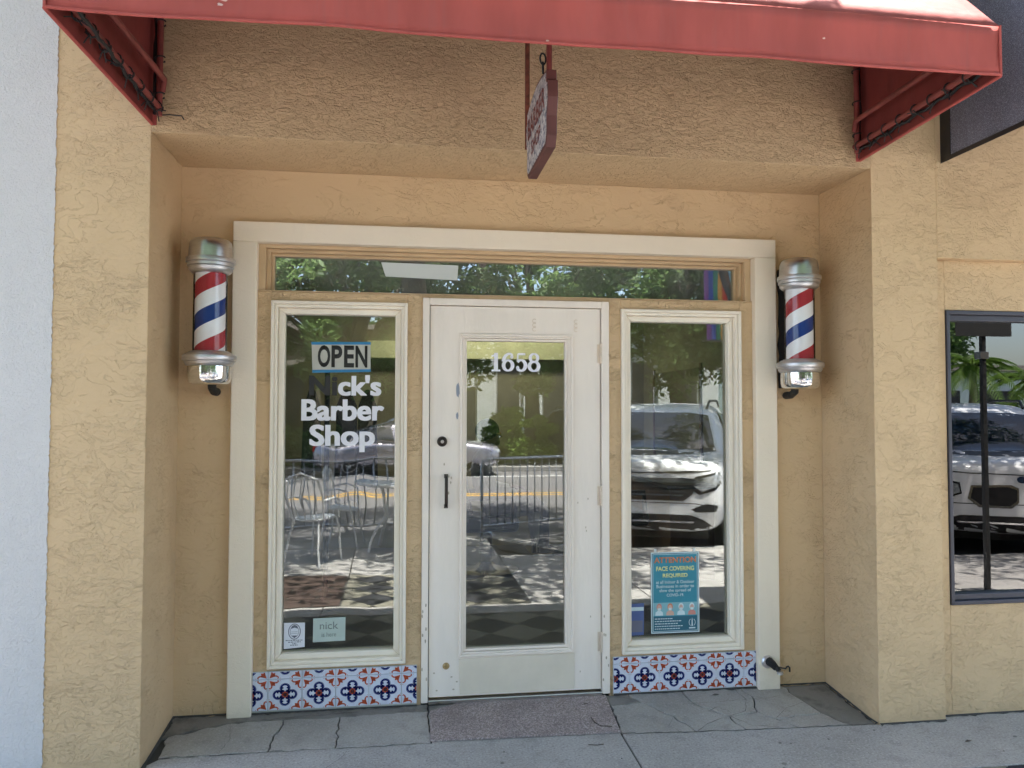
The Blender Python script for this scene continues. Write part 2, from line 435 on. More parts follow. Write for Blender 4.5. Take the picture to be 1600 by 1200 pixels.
XZ = lambda y0: (lambda p, q, a: (p, a, q))
fXZ = lambda p, q, a: (p, a, q)      # outline in the facade plane, extruded along Y
fXY = lambda p, q, a: (p, q, a)
fYZ = lambda p, q, a: (a, p, q)

def box(name, mat, parent, x0, x1, y0, y1, z0, z1, bevel=0, **k):
    return MB().box(x0, x1, y0, y1, z0, z1).build(name, mat, parent, bevel=bevel, **k)

def text_mesh(body, size=1.0, offset=0.0, extrude=0.0, sx=1.0, align='LEFT', spacing=1.0):
    cu = bpy.data.curves.new('lettering', 'FONT'); cu.body = body; cu.size = size
    cu.offset = offset; cu.extrude = extrude; cu.space_character = spacing; cu.align_x = align; cu.resolution_u = 4
    ob = bpy.data.objects.new('lettering', cu); C.objects.link(ob)
    dg = bpy.context.evaluated_depsgraph_get(); dg.update()
    me = bpy.data.meshes.new_from_object(ob.evaluated_get(dg))
    bpy.data.objects.remove(ob); bpy.data.curves.remove(cu)
    if sx != 1.0:
        for v in me.vertices: v.co.x *= sx
    return me

def mesh_bounds(me):
    a = np.array([v.co[:] for v in me.vertices]); return a.min(0), a.max(0)

def text_obj(name, body, mat, parent, x0, x1, z0, z1, y, offset=0.02, thick=.0006, plane='XZ'):
    """lettering fitted to the box x0..x1, z0..z1 (cap height) on the facade plane at y"""
    me = text_mesh(body, 1.0, offset, .0)
    lo, hi = mesh_bounds(me)
    kx = (x1 - x0) / (hi[0] - lo[0]); kz = (z1 - z0) / (hi[1] - lo[1])
    off = wloc(parent) if parent else Vector((0, 0, 0))
    bm = bmesh.new(); bm.from_mesh(me)
    bmesh.ops.triangulate(bm, faces=bm.faces)
    r = bmesh.ops.extrude_face_region(bm, geom=bm.faces[:])
    for g in r['geom']:
        if isinstance(g, bmesh.types.BMVert): g.co.z += thick / 1.0
    for v in bm.verts:
        X = x0 + (v.co.x - lo[0]) * kx; Z = z0 + (v.co.y - lo[1]) * kz; Y = y - v.co.z
        v.co = Vector((X, Y, Z)) - off
    bmesh.ops.recalc_face_normals(bm, faces=bm.faces)
    bm.to_mesh(me); bm.free(); me.materials.clear(); me.materials.append(M[mat])
    o = bpy.data.objects.new(name, me); C.objects.link(o); o.parent = parent
    return o

def letters(body, mat, parent, x0, x1, z0, capz, y, offset=.015, mats=None, names='letter', bold=.026):
    """one object per character; capz = height of the tallest glyph of the line"""
    full = text_mesh(body, 1.0, offset); lo, hi = mesh_bounds(full)
    base = text_mesh('x', 1.0, offset); b0 = mesh_bounds(base)[0][1]
    cap = mesh_bounds(text_mesh('B', 1.0, offset))[1][1]
    kx = (x1 - x0) / (hi[0] - lo[0]); kz = (capz - z0) / (cap - b0)
    iw = mesh_bounds(text_mesh('I', 1.0, offset))[1][0]
    off = wloc(parent)
    for i, ch in enumerate(body):
        if ch == ' ': continue
        adv = mesh_bounds(text_mesh(body[:i] + 'I', 1.0, offset))[1][0] - iw if i else 0
        me = text_mesh(ch, 1.0, offset)
        vs = []; fs = []; k = 0
        for ix in (0, -1, 1, -.5, .5):
            for iz in (0, -1, 1):
                o = len(vs); k += 1
                for v in me.vertices:
                    vs.append((x0 + (v.co.x + adv - lo[0] + ix * bold) * kx - off.x, y - k * .00009 - off.y, z0 + (v.co.y - b0 + iz * bold * .45) * kz - off.z))
                fs += [tuple(q + o for q in p.vertices) for p in me.polygons]
        me = bpy.data.meshes.new(names); me.from_pydata(vs, [], fs); me.materials.append(M[(mats or {}).get(i, mat)])
        o = bpy.data.objects.new(names, me); C.objects.link(o); o.parent = parent

# ================================================================== GROUND
FLOOR = lambda y: .036 * max(0.0, min(1.0, 1 + y / .40))
g = box('ground', 'mortar', None, -70, 90, -90, 12, -.60, -.135); tag(g, kind='structure')
base = box('pavement_base', 'mortar', None, -40, 40, -4.15, -.0, -.13, -.009); tag(base, kind='structure')
base2 = box('pavement_base', 'mortar', None, -40, 1.1, -5.25, -4.15, -.13, -.009); tag(base2, kind='structure')

def poly_slab(name, mat, parent, pts, z0, top, bevel=.003):
    b = MB(); n = len(pts)
    v = [(x, y, z0) for x, y in pts] + [(x, y, top(y)) for x, y in pts]
    b.add(v, [tuple(range(n - 1, -1, -1)), tuple(range(n, 2 * n))] + [(i, (i + 1) % n, n + (i + 1) % n, n + i) for i in range(n)])
    return b.build(name, mat, parent, bevel=bevel, seg=1, ang=50)

_ed = {}
def jag(a, b, amp=.012, step=.035):
    key = tuple(sorted((a, b)))
    if key not in _ed:
        rr = random.Random(str(key)); L = math.dist(*key); n = max(1, int(L / step)); pts = []
        for i in range(1, n):
            t = i / n; dx, dy = key[1][0] - key[0][0], key[1][1] - key[0][1]
            o = rr.uniform(-amp, amp)
            pts.append((key[0][0] + dx * t - dy / L * o, key[0][1] + dy * t + dx / L * o))
        _ed[key] = pts
    return _ed[key] if key[0] == a else _ed[key][::-1]
def jagged(pts, gap=.0034, straight=(), amp=.010):
    out = []
    for i, a in enumerate(pts):
        b = pts[(i + 1) % len(pts)]; out.append(a)
        if i not in straight: out += jag(a, b, amp)
    cx = sum(p[0] for p in out) / len(out); cy = sum(p[1] for p in out) / len(out)
    return [(x + (cx - x) / math.hypot(cx - x, cy - y) * gap, y + (cy - y) / math.hypot(cx - x, cy - y) * gap) for x, y in out]

walk = bpy.data.objects.new('sidewalk', None); C.objects.link(walk); tag(walk, kind='structure')
flat = lambda y: 0.0
poly_slab('paving_slab', 'sidewalk', walk, [(-9, -.95), (1.028, -.95), (1.046, -.405), (.6, -.392), (.15, -.385), (-.4, -.372), (-1.04, -.38), (-1.1, -.47), (-9, -.47)], -.05, flat)
poly_slab('paving_slab', 'sidewalk', walk, [(1.036, -.95), (9, -.95), (9, -.40), (2.7, -.40), (2.68, -.47), (2.30, -.475), (1.8, -.455), (1.054, -.41)], -.05, flat)
for x0, x1 in ((-9, -3.2), (-3.19, -.6), (-.59, 2.05), (2.06, 4.6), (4.61, 9)):
    poly_slab('paving_slab', 'sidewalk', walk, [(x0, -2.05), (x1, -2.05), (x1, -1.80), (x0, -1.80)], -.05, flat)
    if x0 > 1.5: poly_slab('paving_slab', 'sidewalk', walk, [(x0, -4.1), (x1, -4.1), (x1, -2.06), (x0, -2.06)], -.05, flat)
poly_slab('paving_slab', 'sidewalk', walk, [(1.05, -4.1), (2.05, -4.1), (2.05, -2.06), (1.05, -2.06)], -.05, flat)
poly_slab('paving_slab', 'sidewalk', walk, [(-.45, -5.25), (1.04, -5.25), (1.04, -3.36), (-.45, -3.36)], -.05, flat)
# checkered diamond tiles
def clip_poly(pts, x0, x1, y0, y1):
    for ax, lim, sg in ((0, x0, 1), (0, x1, -1), (1, y0, 1), (1, y1, -1)):
        out = []
        for i, a in enumerate(pts):
            b = pts[(i + 1) % len(pts)]; da = (a[ax] - lim) * sg; db = (b[ax] - lim) * sg
            if da >= 0: out.append(a)
            if da * db < 0:
                t = da / (da - db); out.append((a[0] + (b[0] - a[0]) * t, a[1] + (b[1] - a[1]) * t))
        pts = out
        if len(pts) < 3: return None
    return pts
def diamonds(x0, x1, y0, y1, h=.21):
    for i in range(int((x0 - .5) / h), int((x1 + .5) / h) + 1):
        for j in range(int((y0 - .5) / h), int((y1 + .5) / h) + 1):
            if (i + j) % 2: continue
            cx, cy = i * h, j * h; e = h - .004
            p = clip_poly([(cx + e, cy), (cx, cy + e), (cx - e, cy), (cx, cy - e)], x0, x1, y0, y1)
            if p and abs(sum(p[k][0] * p[(k + 1) % len(p)][1] - p[(k + 1) % len(p)][0] * p[k][1] for k in range(len(p)))) > .004:
                poly_slab('tile', 'tile_dark' if j % 2 else 'tile_tan', walk, p, -.04, lambda y: -.001, bevel=0)
diamonds(-2.6, 4.9, -1.79, -.96)
diamonds(-.45, 1.04, -3.35, -2.06)
# brick planting strip on the left, in the trees' shade
for r in range(10):
    for k in range(14):
        x = -3.6 + k * .225 + (.11 if r % 2 else 0); y = -2.10 - r * .115
        box('brick', 'brick', walk, x, min(x + .215, -.47), y - .105, y, -.05, random.uniform(-.004, .001), bevel=.003, seg=1)
poly_slab('paving_slab', 'sidewalk', walk, [(-9, -5.25), (-.46, -5.25), (-.46, -3.27), (-9, -3.27)], -.05, flat)
# floor of the entrance recess
rec = bpy.data.objects.new('recess_floor', None); C.objects.link(rec); tag(rec, kind='structure')
poly_slab('mortar_bed', 'mortar', rec, [(-1.09, -.47), (2.33, -.48), (2.33, .05), (-1.09, .05)], -.12, lambda y: FLOOR(y) - .010, bevel=0)
fl = lambda y: FLOOR(y)
A = lambda *p: jagged(list(p))
poly_slab('slab', 'slab_dark', rec, A((-1.088, -.20), (-.80, -.085), (-.30, -.085), (.15, -.075), (.15, 0), (-1.088, 0)), -.06, lambda y: FLOOR(y) - .001)
poly_slab('slab', 'slab', rec, A((-1.05, -.375), (-.58, -.378), (-.555, -.085), (-.80, -.085), (-1.06, -.19)), -.06, fl)
poly_slab('slab', 'slab', rec, A((-.58, -.378), (-.285, -.382), (-.285, -.085), (-.30, -.085), (-.555, -.085)), -.06, fl)
poly_slab('slab', 'slab', rec, A((-.285, -.382), (.15, -.388), (.15, -.075), (-.285, -.085)), -.06, fl)
poly_slab('slab', 'slab_dark', rec, A((1.06, -.06), (1.06, 0), (1.20, 0), (1.245, -.105), (1.075, -.125)), -.06, lambda y: FLOOR(y) - .002)
poly_slab('slab', 'slab', rec, A((1.075, -.125), (1.245, -.105), (1.36, -.27), (1.41, -.435), (1.055, -.405)), -.06, fl)
poly_slab('slab', 'slab', rec, A((1.20, 0), (1.50, 0), (1.52, -.16), (1.64, -.30), (1.66, -.445), (1.41, -.435), (1.36, -.27), (1.245, -.105)), -.06, fl)
poly_slab('slab', 'slab', rec, A((1.50, 0), (1.83, 0), (1.845, -.14), (1.80, -.27), (1.64, -.30), (1.52, -.16)), -.06, lambda y: FLOOR(y) + .001)
poly_slab('slab', 'slab', rec, A((1.64, -.30), (1.80, -.27), (1.86, -.35), (1.92, -.455), (1.66, -.445)), -.06, fl)
poly_slab('slab', 'slab', rec, A((1.83, 0), (2.07, 0), (2.10, -.2), (2.12, -.32), (1.86, -.35), (1.80, -.27), (1.845, -.14)), -.06, fl)
poly_slab('slab', 'slab', rec, A((1.86, -.35), (2.12, -.32), (2.20, -.465), (1.92, -.455)), -.06, fl)
poly_slab('slab', 'slab_dark', rec, A((2.07, 0), (2.326, 0), (2.326, -.47), (2.20, -.465), (2.12, -.32), (2.10, -.2)), -.06, lambda y: FLOOR(y) - .003)
poly_slab('slab', 'slab', rec, A((.15, -.075), (1.06, -.06), (1.055, -.405), (.15, -.388)), -.06, lambda y: FLOOR(y) - .004)
poly_slab('slab', 'slab_dark', rec, [(.152, -.073), (1.058, -.058), (1.058, .02), (.152, .02)], -.06, lambda y: FLOOR(y) - .003)

# ================================================================== THE SHOP BUILDING
FY = -.48                         # front face of the piers and the upper wall
shop = thing('barber_shop', 'tan stuccoed shop building with recessed entrance under a red awning', 'building', (.6, 0, 0))
def B(name, mat, *a, bevel=.006): return box(name, mat, shop, *a, bevel=bevel)
B('pier', 'tan', -1.478, -1.0895, FY, .5, -.05, 5.6, bevel=.003)
B('pier', 'tan', 2.3305, 2.6905, FY, .5, -.05, 5.6, bevel=.004)
box('upper_wall', 'tan_upper', shop, -1.0895, 2.3305, FY, .5, 2.753, 5.6, bevel=.004)
box('upper_wall', 'tan', shop, 2.6905, 9, FY, .5, 2.311, 5.6, bevel=.004)
B('back_wall', 'tan_recess', -1.089, -.80, 0, .3, -.05, 2.752, bevel=0)
B('back_wall', 'tan_recess', 2.01, 2.329, 0, .3, -.05, 2.752, bevel=0)
B('back_wall', 'tan_recess', -.80, 2.01, 0, .3, 2.44, 2.752, bevel=0)
B('side_wall', 'tan', 2.691, 2.765, FY + .05, .5, -.05, 2.31, bevel=.004)
B('side_wall', 'tan', 2.765, 9, FY + .05, .5, -.05, .55, bevel=0)
B('side_wall', 'tan', 2.765, 9, FY + .05, .5, 2.055, 2.31, bevel=0)
B('side_wall', 'tan', 4.3, 9, FY + .05, .5, .551, 2.054, bevel=0)
B('parapet', 'tan_paint', -1.478, 9, FY - .06, .5, 5.601, 5.8)
B('roof', 'roof_grey', -1.478, 9, .5, 9, 5.3, 5.42)
# sparse wall infill round windows and door
def I(*a): return box('infill_wall', 'tan_smooth', shop, *a, bevel=.003)
I(-.735, -.648, 0, .13, .02, 2.137)
I(.034, .112, 0, .13, .02, 2.137)
I(1.104, 1.172, 0, .13, .02, 2.137)
I(1.852, 1.945, 0, .13, .02, 2.137)
I(-.648, .034, .001, .13, 2.089, 2.136); I(1.172, 1.852, .001, .13, 2.083, 2.136)
I(-.648, .034, .004, .13, .02, .247); I(1.172, 1.852, .004, .13, .02, .243)
I(.112, 1.104, .002, .13, 2.121, 2.136)
# cream surround
sur = MB().box(-.832, -.716, -.04, .06, .028, 2.379).box(1.922, 2.046, -.04, .06, .016, 2.379).box(-.832, 2.046, -.04, .06, 2.3795, 2.480)
sur.build('surround', 'cream', shop, bevel=.005)
# transom window
tr = thing('transom_window', 'long low window strip above the door and both side windows', 'window', (.6, .05, 2.25))
def frame(name, mat, parent, x0, x1, z0, z1, w, y0, y1, bevel=.003, wt=None, wb=None):
    wt = w if wt is None else wt; wb = w if wb is None else wb
    b = MB()
    def ring(p0, p1):  # mitred rectangular ring
        (a0, a1, c0, c1), (d0, d1, e0, e1) = p0, p1
        o = [(a0, c0), (a1, c0), (a1, c1), (a0, c1)]; i = [(d0, e0), (d1, e0), (d1, e1), (d0, e1)]
        for k in range(4):
            if (k == 0 and wb == 0): continue
            q = [o[k], o[(k + 1) % 4], i[(k + 1) % 4], i[k]]
            b.prism(q, y0, y1, fXZ)
    ring((x0, x1, z0, z1), (x0 + w, x1 - w, z0 + wb, z1 - wt))
    return b.build(name, mat, parent, bevel=bevel)
frame('outer_frame', 'tan_paint', tr, -.7155, 1.9215, 2.138, 2.3788, .034, .012, .17, wt=.018, wb=.004)
frame('inner_frame', 'tan_paint', tr, -.681, 1.887, 2.142, 2.3605, .018, .048, .165, wt=.016, wb=.004)
frame('glazing_bead', 'tan_paint', tr, -.6625, 1.8685, 2.146, 2.344, .014, .075, .16, wt=.013, wb=.004)
box('pane', 'pane_high', tr, -.655, 1.861, .100, .106, 2.148, 2.338)
box('sill', 'tan_paint', tr, -.7155, 1.9215, -.002, .12, 2.1375, 2.1412)

# fixed side windows
def side_window(x0, x1, z0, z1, label, lip):
    w = thing('side_window', label, 'window', ((x0 + x1) / 2, 0, z0), group='tall fixed windows beside the door')
    frame('outer_frame', 'white_paint', w, x0, x1, z0, z1, .017, -.020, .09, bevel=.004)
    frame('sash', 'white_paint', w, x0 + .0172, x1 - .0172, z0 + .0172, z1 - .0172, .015, -.006, .09, bevel=.003)
    frame('glazing_bead', 'white_paint', w, x0 + .0325, x1 - .0325, z0 + .0325, z1 - .0325, .030, .022, .09, bevel=.006)
    box('pane', 'pane_wavy' if x0 < 0 else 'pane_flat', w, x0 + .05, x1 - .05, .060, .066, z0 + .05, z1 - .05)
    return w
LW = side_window(-.648, .034, .250, 2.089, 'tall white framed window lettered with the shop name, left of the door', 0)
RW = side_window(1.172, 1.852, .243, 2.083, 'tall white framed window with a teal poster, right of the door', 0)

# door frame and door
df = thing('door_frame', 'cream painted wooden frame around the glazed shop door', 'door frame', (.6, 0, .04))
MB().box(.1125, .147, -.016, .128, .045, 2.119).box(1.062, 1.1035, -.016, .128, .045, 2.119).box(.1472, 1.0618, -.016, .128, 2.083, 2.119).build('casing', 'door_paint', df, bevel=.004)
MB().box(.1475, .158, .020, .10, .05, 2.0825).box(1.052, 1.0615, .020, .10, .05, 2.0825).build('stop', 'mortar', df)
box('threshold', 'dull', df, .150, 1.060, -.018, .10, .036, .058, bevel=.004)
door = thing('shop_door', 'cream wooden door with one tall glass pane numbered 1658', 'door', (.605, 0, .07))
D0, D1, DZ0, DZ1 = .1515, 1.0575, .068, 2.079
gx0, gx1, gz0, gz1 = .330, .880, .288, 1.915
MB().box(D0, gx0, 0, .045, DZ0, DZ1).build('stile', 'door_paint', door, bevel=.0008)
MB().box(gx1, D1, 0, .045, DZ0, DZ1).build('stile', 'door_paint', door, bevel=.0008)
MB().box(gx0, gx1, .0003, .045, gz1, DZ1).build('rail', 'door_paint', door, bevel=.0005)
MB().box(gx0, gx1, .0003, .045, DZ0, gz0).build('rail', 'door_paint', door, bevel=.001)
frame('moulding', 'door_paint', door, .305, .910, .266, 1.938, .014, -.011, .004, bevel=.004)
frame('moulding', 'door_paint', door, .3192, .8958, .2802, 1.9238, .010, -.006, .004, bevel=.003)
frame('moulding', 'door_paint', door, .3295, .8805, .2905, 1.9135, .013, .006, .04, bevel=.003)
box('pane', 'pane_flat', door, .335, .875, .030, .036, .295, 1.908)
MB().prism([(.312, .076), (.913, .076), (.915, .262), (.306, .256), (.309, .16)], -.0035, .002, fXZ).build('kick_patch', 'patch_paint', door, bevel=.001)
tag(door.children[-1], 'darker beige repainted panel below the glass')
hd = MB().tube([(.236, -.002, 1.196), (.236, -.028, 1.190), (.236, -.034, 1.175), (.236, -.034, 1.062), (.236, -.028, 1.046), (.236, -.002, 1.040)], .0085, 10)
hd.box(.226, .246, -.004, 0, 1.185, 1.205).box(.226, .246, -.004, 0, 1.030, 1.050)
hd.build('pull_handle', 'bronze', door, smooth=True)
db = MB().lathe([(.001, -.020), (.017, -.020), (.022, -.016), (.026, -.006), (.027, 0)], (.215, 0, 1.374), 24, 'y').build('deadbolt', 'bronze', door, smooth=True)
MB().lathe([(.001, -.0235), (.0075, -.0235), (.009, -.020)], (.215, 0, 1.374), 16, 'y').box(.2138, .2162, -.0245, -.0225, 1.369, 1.379).build('keyway', 'dull', db, smooth=True)
MB().lathe([(.001, -.008), (.010, -.008), (.016, -.003), (.018, 0)], (.240, 0, .223), 16, 'y').build('old_lock_cover', 'brass', door, smooth=True)
for z in (1.84, 1.082, .315):
    h = MB()
    for k in range(5): h.lathe([(.0065, z - .054 + k * .0218), (.0075, z - .053 + k * .0218), (.0075, z - .0345 + k * .0218), (.0065, z - .0335 + k * .0218)], (1.060, -.010, 0), 12)
    h.box(1.040, 1.0595, -.0035, .0, z - .05, z + .05).build('hinge', 'hinge', door, smooth=True)
random.seed(3)
def blot(cx, cz, rx, rz, n=14): return [(cx + rx * cos(2 * pi * k / n) * random.uniform(.7, 1.1), cz + rz * sin(2 * pi * k / n) * random.uniform(.8, 1.1)) for k in range(n)]
MB().prism(blot(.296, 1.640, .010, .040), -.0012, .002, fXZ).build('paint_chip', 'scuff', door)
MB().prism(blot(.292, 1.508, .006, .018), -.0012, .002, fXZ).build('paint_chip', 'scuff', door)
for cx, n in ((.700, 3), (.925, 3)):
    for k in range(n):
        r = .010
        pts = [(cx + r * cos(a) * 1.0, -.0015, 2.01 - k * .022 + r * sin(a)) for a in [rad(40 + 25 * i) for i in range(12)]]
        MB().tube(pts, .0016, 5).build('glue_mark', 'hinge', door)

M['grimy'] = plain('grimy_worn_paint', (.50, .42, .32), .7, var=.2)
random.seed(41)
for cx, cz, rx, rz, par, yy in [(.246 + random.uniform(-.03, .03), random.uniform(1.0, 1.28), .004, .008, door, 0) for _ in range(6)] + [(random.uniform(.17, .32), random.uniform(.08, .22), .006, .004, door, 0) for _ in range(5)] + \
        [(random.uniform(.116, .144), random.uniform(.06, .55), .004, .010, df, -.016) for _ in range(8)] + [(random.uniform(1.066, 1.10), random.uniform(.06, .5), .004, .009, df, -.016) for _ in range(6)] + [(random.uniform(.93, 1.04), random.uniform(.09, 1.2), .003, .006, door, 0) for _ in range(6)]:
    MB().prism(blot(cx, cz, rx, rz, 9), yy - .0009, yy + .002, fXZ).build('worn_spot', 'grimy', par)
# ---------------------------------------------------------------- tiled plinths
TW, TH = .1637, .153
def tile_prints():
    navy, red, pink = [], [], []
    def circ(cx, cy, r, n=14): return [(cx + r * cos(2 * pi * k / n), cy + r * sin(2 * pi * k / n)) for k in range(n)]
    def strip(path, w0, w1):
        out = []
        for i in range(len(path) - 1):
            a = np.array(path[i]); b = np.array(path[i + 1]); d = (b - a) / (np.linalg.norm(b - a) + 1e-9); nrm = np.array([-d[1], d[0]])
            wa = w0 + (w1 - w0) * i / (len(path) - 1); wb = w0 + (w1 - w0) * (i + 1) / (len(path) - 1)
            out.append([tuple(a + nrm * wa), tuple(a - nrm * wa), tuple(b - nrm * wb), tuple(b + nrm * wb)])
        return out
    for q in range(4):
        an = q * pi / 2
        rot = lambda p: (p[0] * cos(an) - p[1] * sin(an), p[0] * sin(an) + p[1] * cos(an))
        R = lambda poly: [rot(p) for p in poly]
        # lobe: horseshoe with curled ends, opening towards the centre
        cy, r = .205, .125
        arc = [(r * sin(t), cy + r * cos(t)) for t in [rad(-150 + 300 * i / 18) for i in range(19)]]
        navy += [R(s) for s in strip(arc, .036, .036)]
        for sgn in (-1, 1):
            navy.append(R(circ(sgn * .062, cy - .098, .045)))
            navy.append(R(circ(sgn * .072, cy + .010, .030, 10)))
            navy += [R(s) for s in strip([(sgn * .11, cy + .03), (sgn * .07, cy + .0)], .02, .02)]
        pink.append(R(circ(0, .062, .05, 10)))
        red.append(R([(0, .03), (.032, .072), (0, .118), (-.032, .072)]))
        d = .085; red.append(R(circ(d * .72, d * .72, .018, 8)))
        # corner leaf (corner at .5,.5)
        leaf = [(.455, .455), (.40, .44), (.375, .385), (.33, .375), (.335, .32), (.31, .30), (.335, .285), (.36, .30), (.365, .325), (.40, .345), (.43, .40)]
        leaf2 = [(.46, .46), (.36, .43), (.30, .36), (.29, .29), (.36, .30), (.43, .36)]
        red.append(R(leaf2))
        for sw in (0, 1):
            path = [(.40, .36), (.385, .28), (.41, .215), (.452, .195), (.468, .225)]
            if sw: path = [(b, a) for a, b in path]
            red += [R(s) for s in strip(path, .026, .014)]
            dot = (.462, .145) if not sw else (.145, .462)
            red.append(R(circ(dot[0], dot[1], .012, 6)))
    pink.append(circ(0, 0, .10))
    navy.append(circ(0, 0, .016, 8))
    return navy, red, pink
PR = tile_prints()
def plinth(x0, x1, z0, z1, centers, zc, label):
    p = thing('tiled_plinth', label, 'tile panel', ((x0 + x1) / 2, 0, z0), group='patterned tile panels under the windows')
    MB().box(x0, x1, -.003, .003, z0, z1).build('grout', 'paper', p)
    for j in range(2):
        for cx in centers:
            cz = zc + j * TH
            ax0, ax1 = max(x0, cx - TW / 2), min(x1, cx + TW / 2); az0, az1 = max(z0, cz - TH / 2), min(z1, cz + TH / 2)
            if ax1 - ax0 < .01 or az1 - az0 < .01: continue
            e = .0012
            jit = random.uniform(-.0006, .0006)
            t = MB().box(ax0 + e, ax1 - e, -.012 + jit, -.001, az0 + e, az1 - e).build('tile', 'tile', p, bevel=.0012)
            for nm, mat, polys, off in (('pink_print', 'pink_print', PR[2], .0004), ('flower_print', 'navy', PR[0], .0007), ('leaf_print', 'rust_print', PR[1], .0010)):
                b = MB()
                for poly in polys:
                    q = clip_poly([(cx + a * TW, cz + c * TH) for a, c in poly], ax0 + .002, ax1 - .002, az0 + .002, az1 - .002)
                    if q and len(q) > 2: b.add([(a, -.012 + jit - off, c) for a, c in q], [tuple(range(len(q)))])
                if b.v: tag(b.build(nm, mat, t, fix=False), kind='stuff')
plinth(-.7155, .092, .036, .238, [-.722, -.558, -.394, -.230, -.067, .097], .124, 'blue and rust patterned tile panel under the shop name window')
plinth(1.122, 1.9215, .035, .232, [1.131, 1.293, 1.455, 1.614, 1.768, 1.932], .119, 'blue and rust patterned tile panel under the poster window')

# ---------------------------------------------------------------- neighbouring white building
nb = thing('white_building', 'white stuccoed building at the left edge beside the tan shop', 'building', (-4, 0, 0))
random.seed(11)
pts = [(-9, -.05), (-1.479, -.05)]
zz = -.02
while zz < 5.6:
    pts.append((-1.475 + random.uniform(-.003, .003), zz)); zz += random.uniform(.006, .014)
pts += [(-1.478, 5.62), (-9, 5.62)]
MB().prism(pts, FY - .004, FY + .02, fXZ).build('stucco_face', 'white_stucco', nb, fix=True)
box('wall', 'white_stucco', nb, -9, -1.482, FY + .02, 8, -.05, 5.6)

# ---------------------------------------------------------------- red awning
AWX0, AFX0, AX1, AYF, AZ, AZF = -1.085, -1.135, 2.268, -1.40, 2.787, 2.818
aw = thing('awning', 'red canvas awning projecting over the barber shop entrance', 'awning', (.56, FY, AZ))
def sheet(fn, nu, nv):
    b = MB(); v = []
    for i in range(nu + 1):
        for j in range(nv + 1): v.append(fn(i / nu, j / nv))
    f = [(i * (nv + 1) + j, (i + 1) * (nv + 1) + j, (i + 1) * (nv + 1) + j + 1, i * (nv + 1) + j + 1) for i in range(nu) for j in range(nv)]
    b.add(v, f); return b
def solid(o, t):
    md = o.modifiers.new('thickness', 'SOLIDIFY'); md.thickness = t; md.offset = 0; return o
VH, SLZ = .195, 4.05
def val(u, v):
    x = AFX0 + (AX1 - AFX0) * u
    sag = .004 * sin(u * pi * 6) + .003 * sin(u * 23) + .0015 * sin(u * 57 + 2)
    return (x, AYF + .010 * sin(v * pi) * (1 + .6 * sin(u * 17)) + sag * (1 - v), AZF + VH * v - (.003 * sin(pi * u * 5) + .0012 * sin(u * 41)) * (1 - v) + .004 * sin(u * 11) * v)
solid(sheet(val, 90, 5).build('valance', 'red', aw, smooth='all', fix=False), .003)
MB().tube([(lambda q: (q[0], q[1] - .002, q[2] + .003))(val(i / 60, 0)) for i in range(61)], .0055, 8).build('hem', 'red', aw, smooth=True)
def slope(u, v):
    dip = -.022 * sin(pi * v) * (1 - abs(2 * ((u * 3) % 1) - 1)) + .006 * sin(u * 31 + 3 * v) * sin(pi * v)
    x0 = AFX0 + (AWX0 - AFX0) * v
    e = val(u, 1)[2] - AZF - VH
    return (x0 + (AX1 - x0) * u, AYF + (FY - .01 - AYF) * v, AZF + VH + e * (1 - v) + (SLZ - AZF - VH) * v + dip)
solid(sheet(slope, 60, 12).build('top_panel', 'red_top', aw, smooth='all', fix=False), .003)
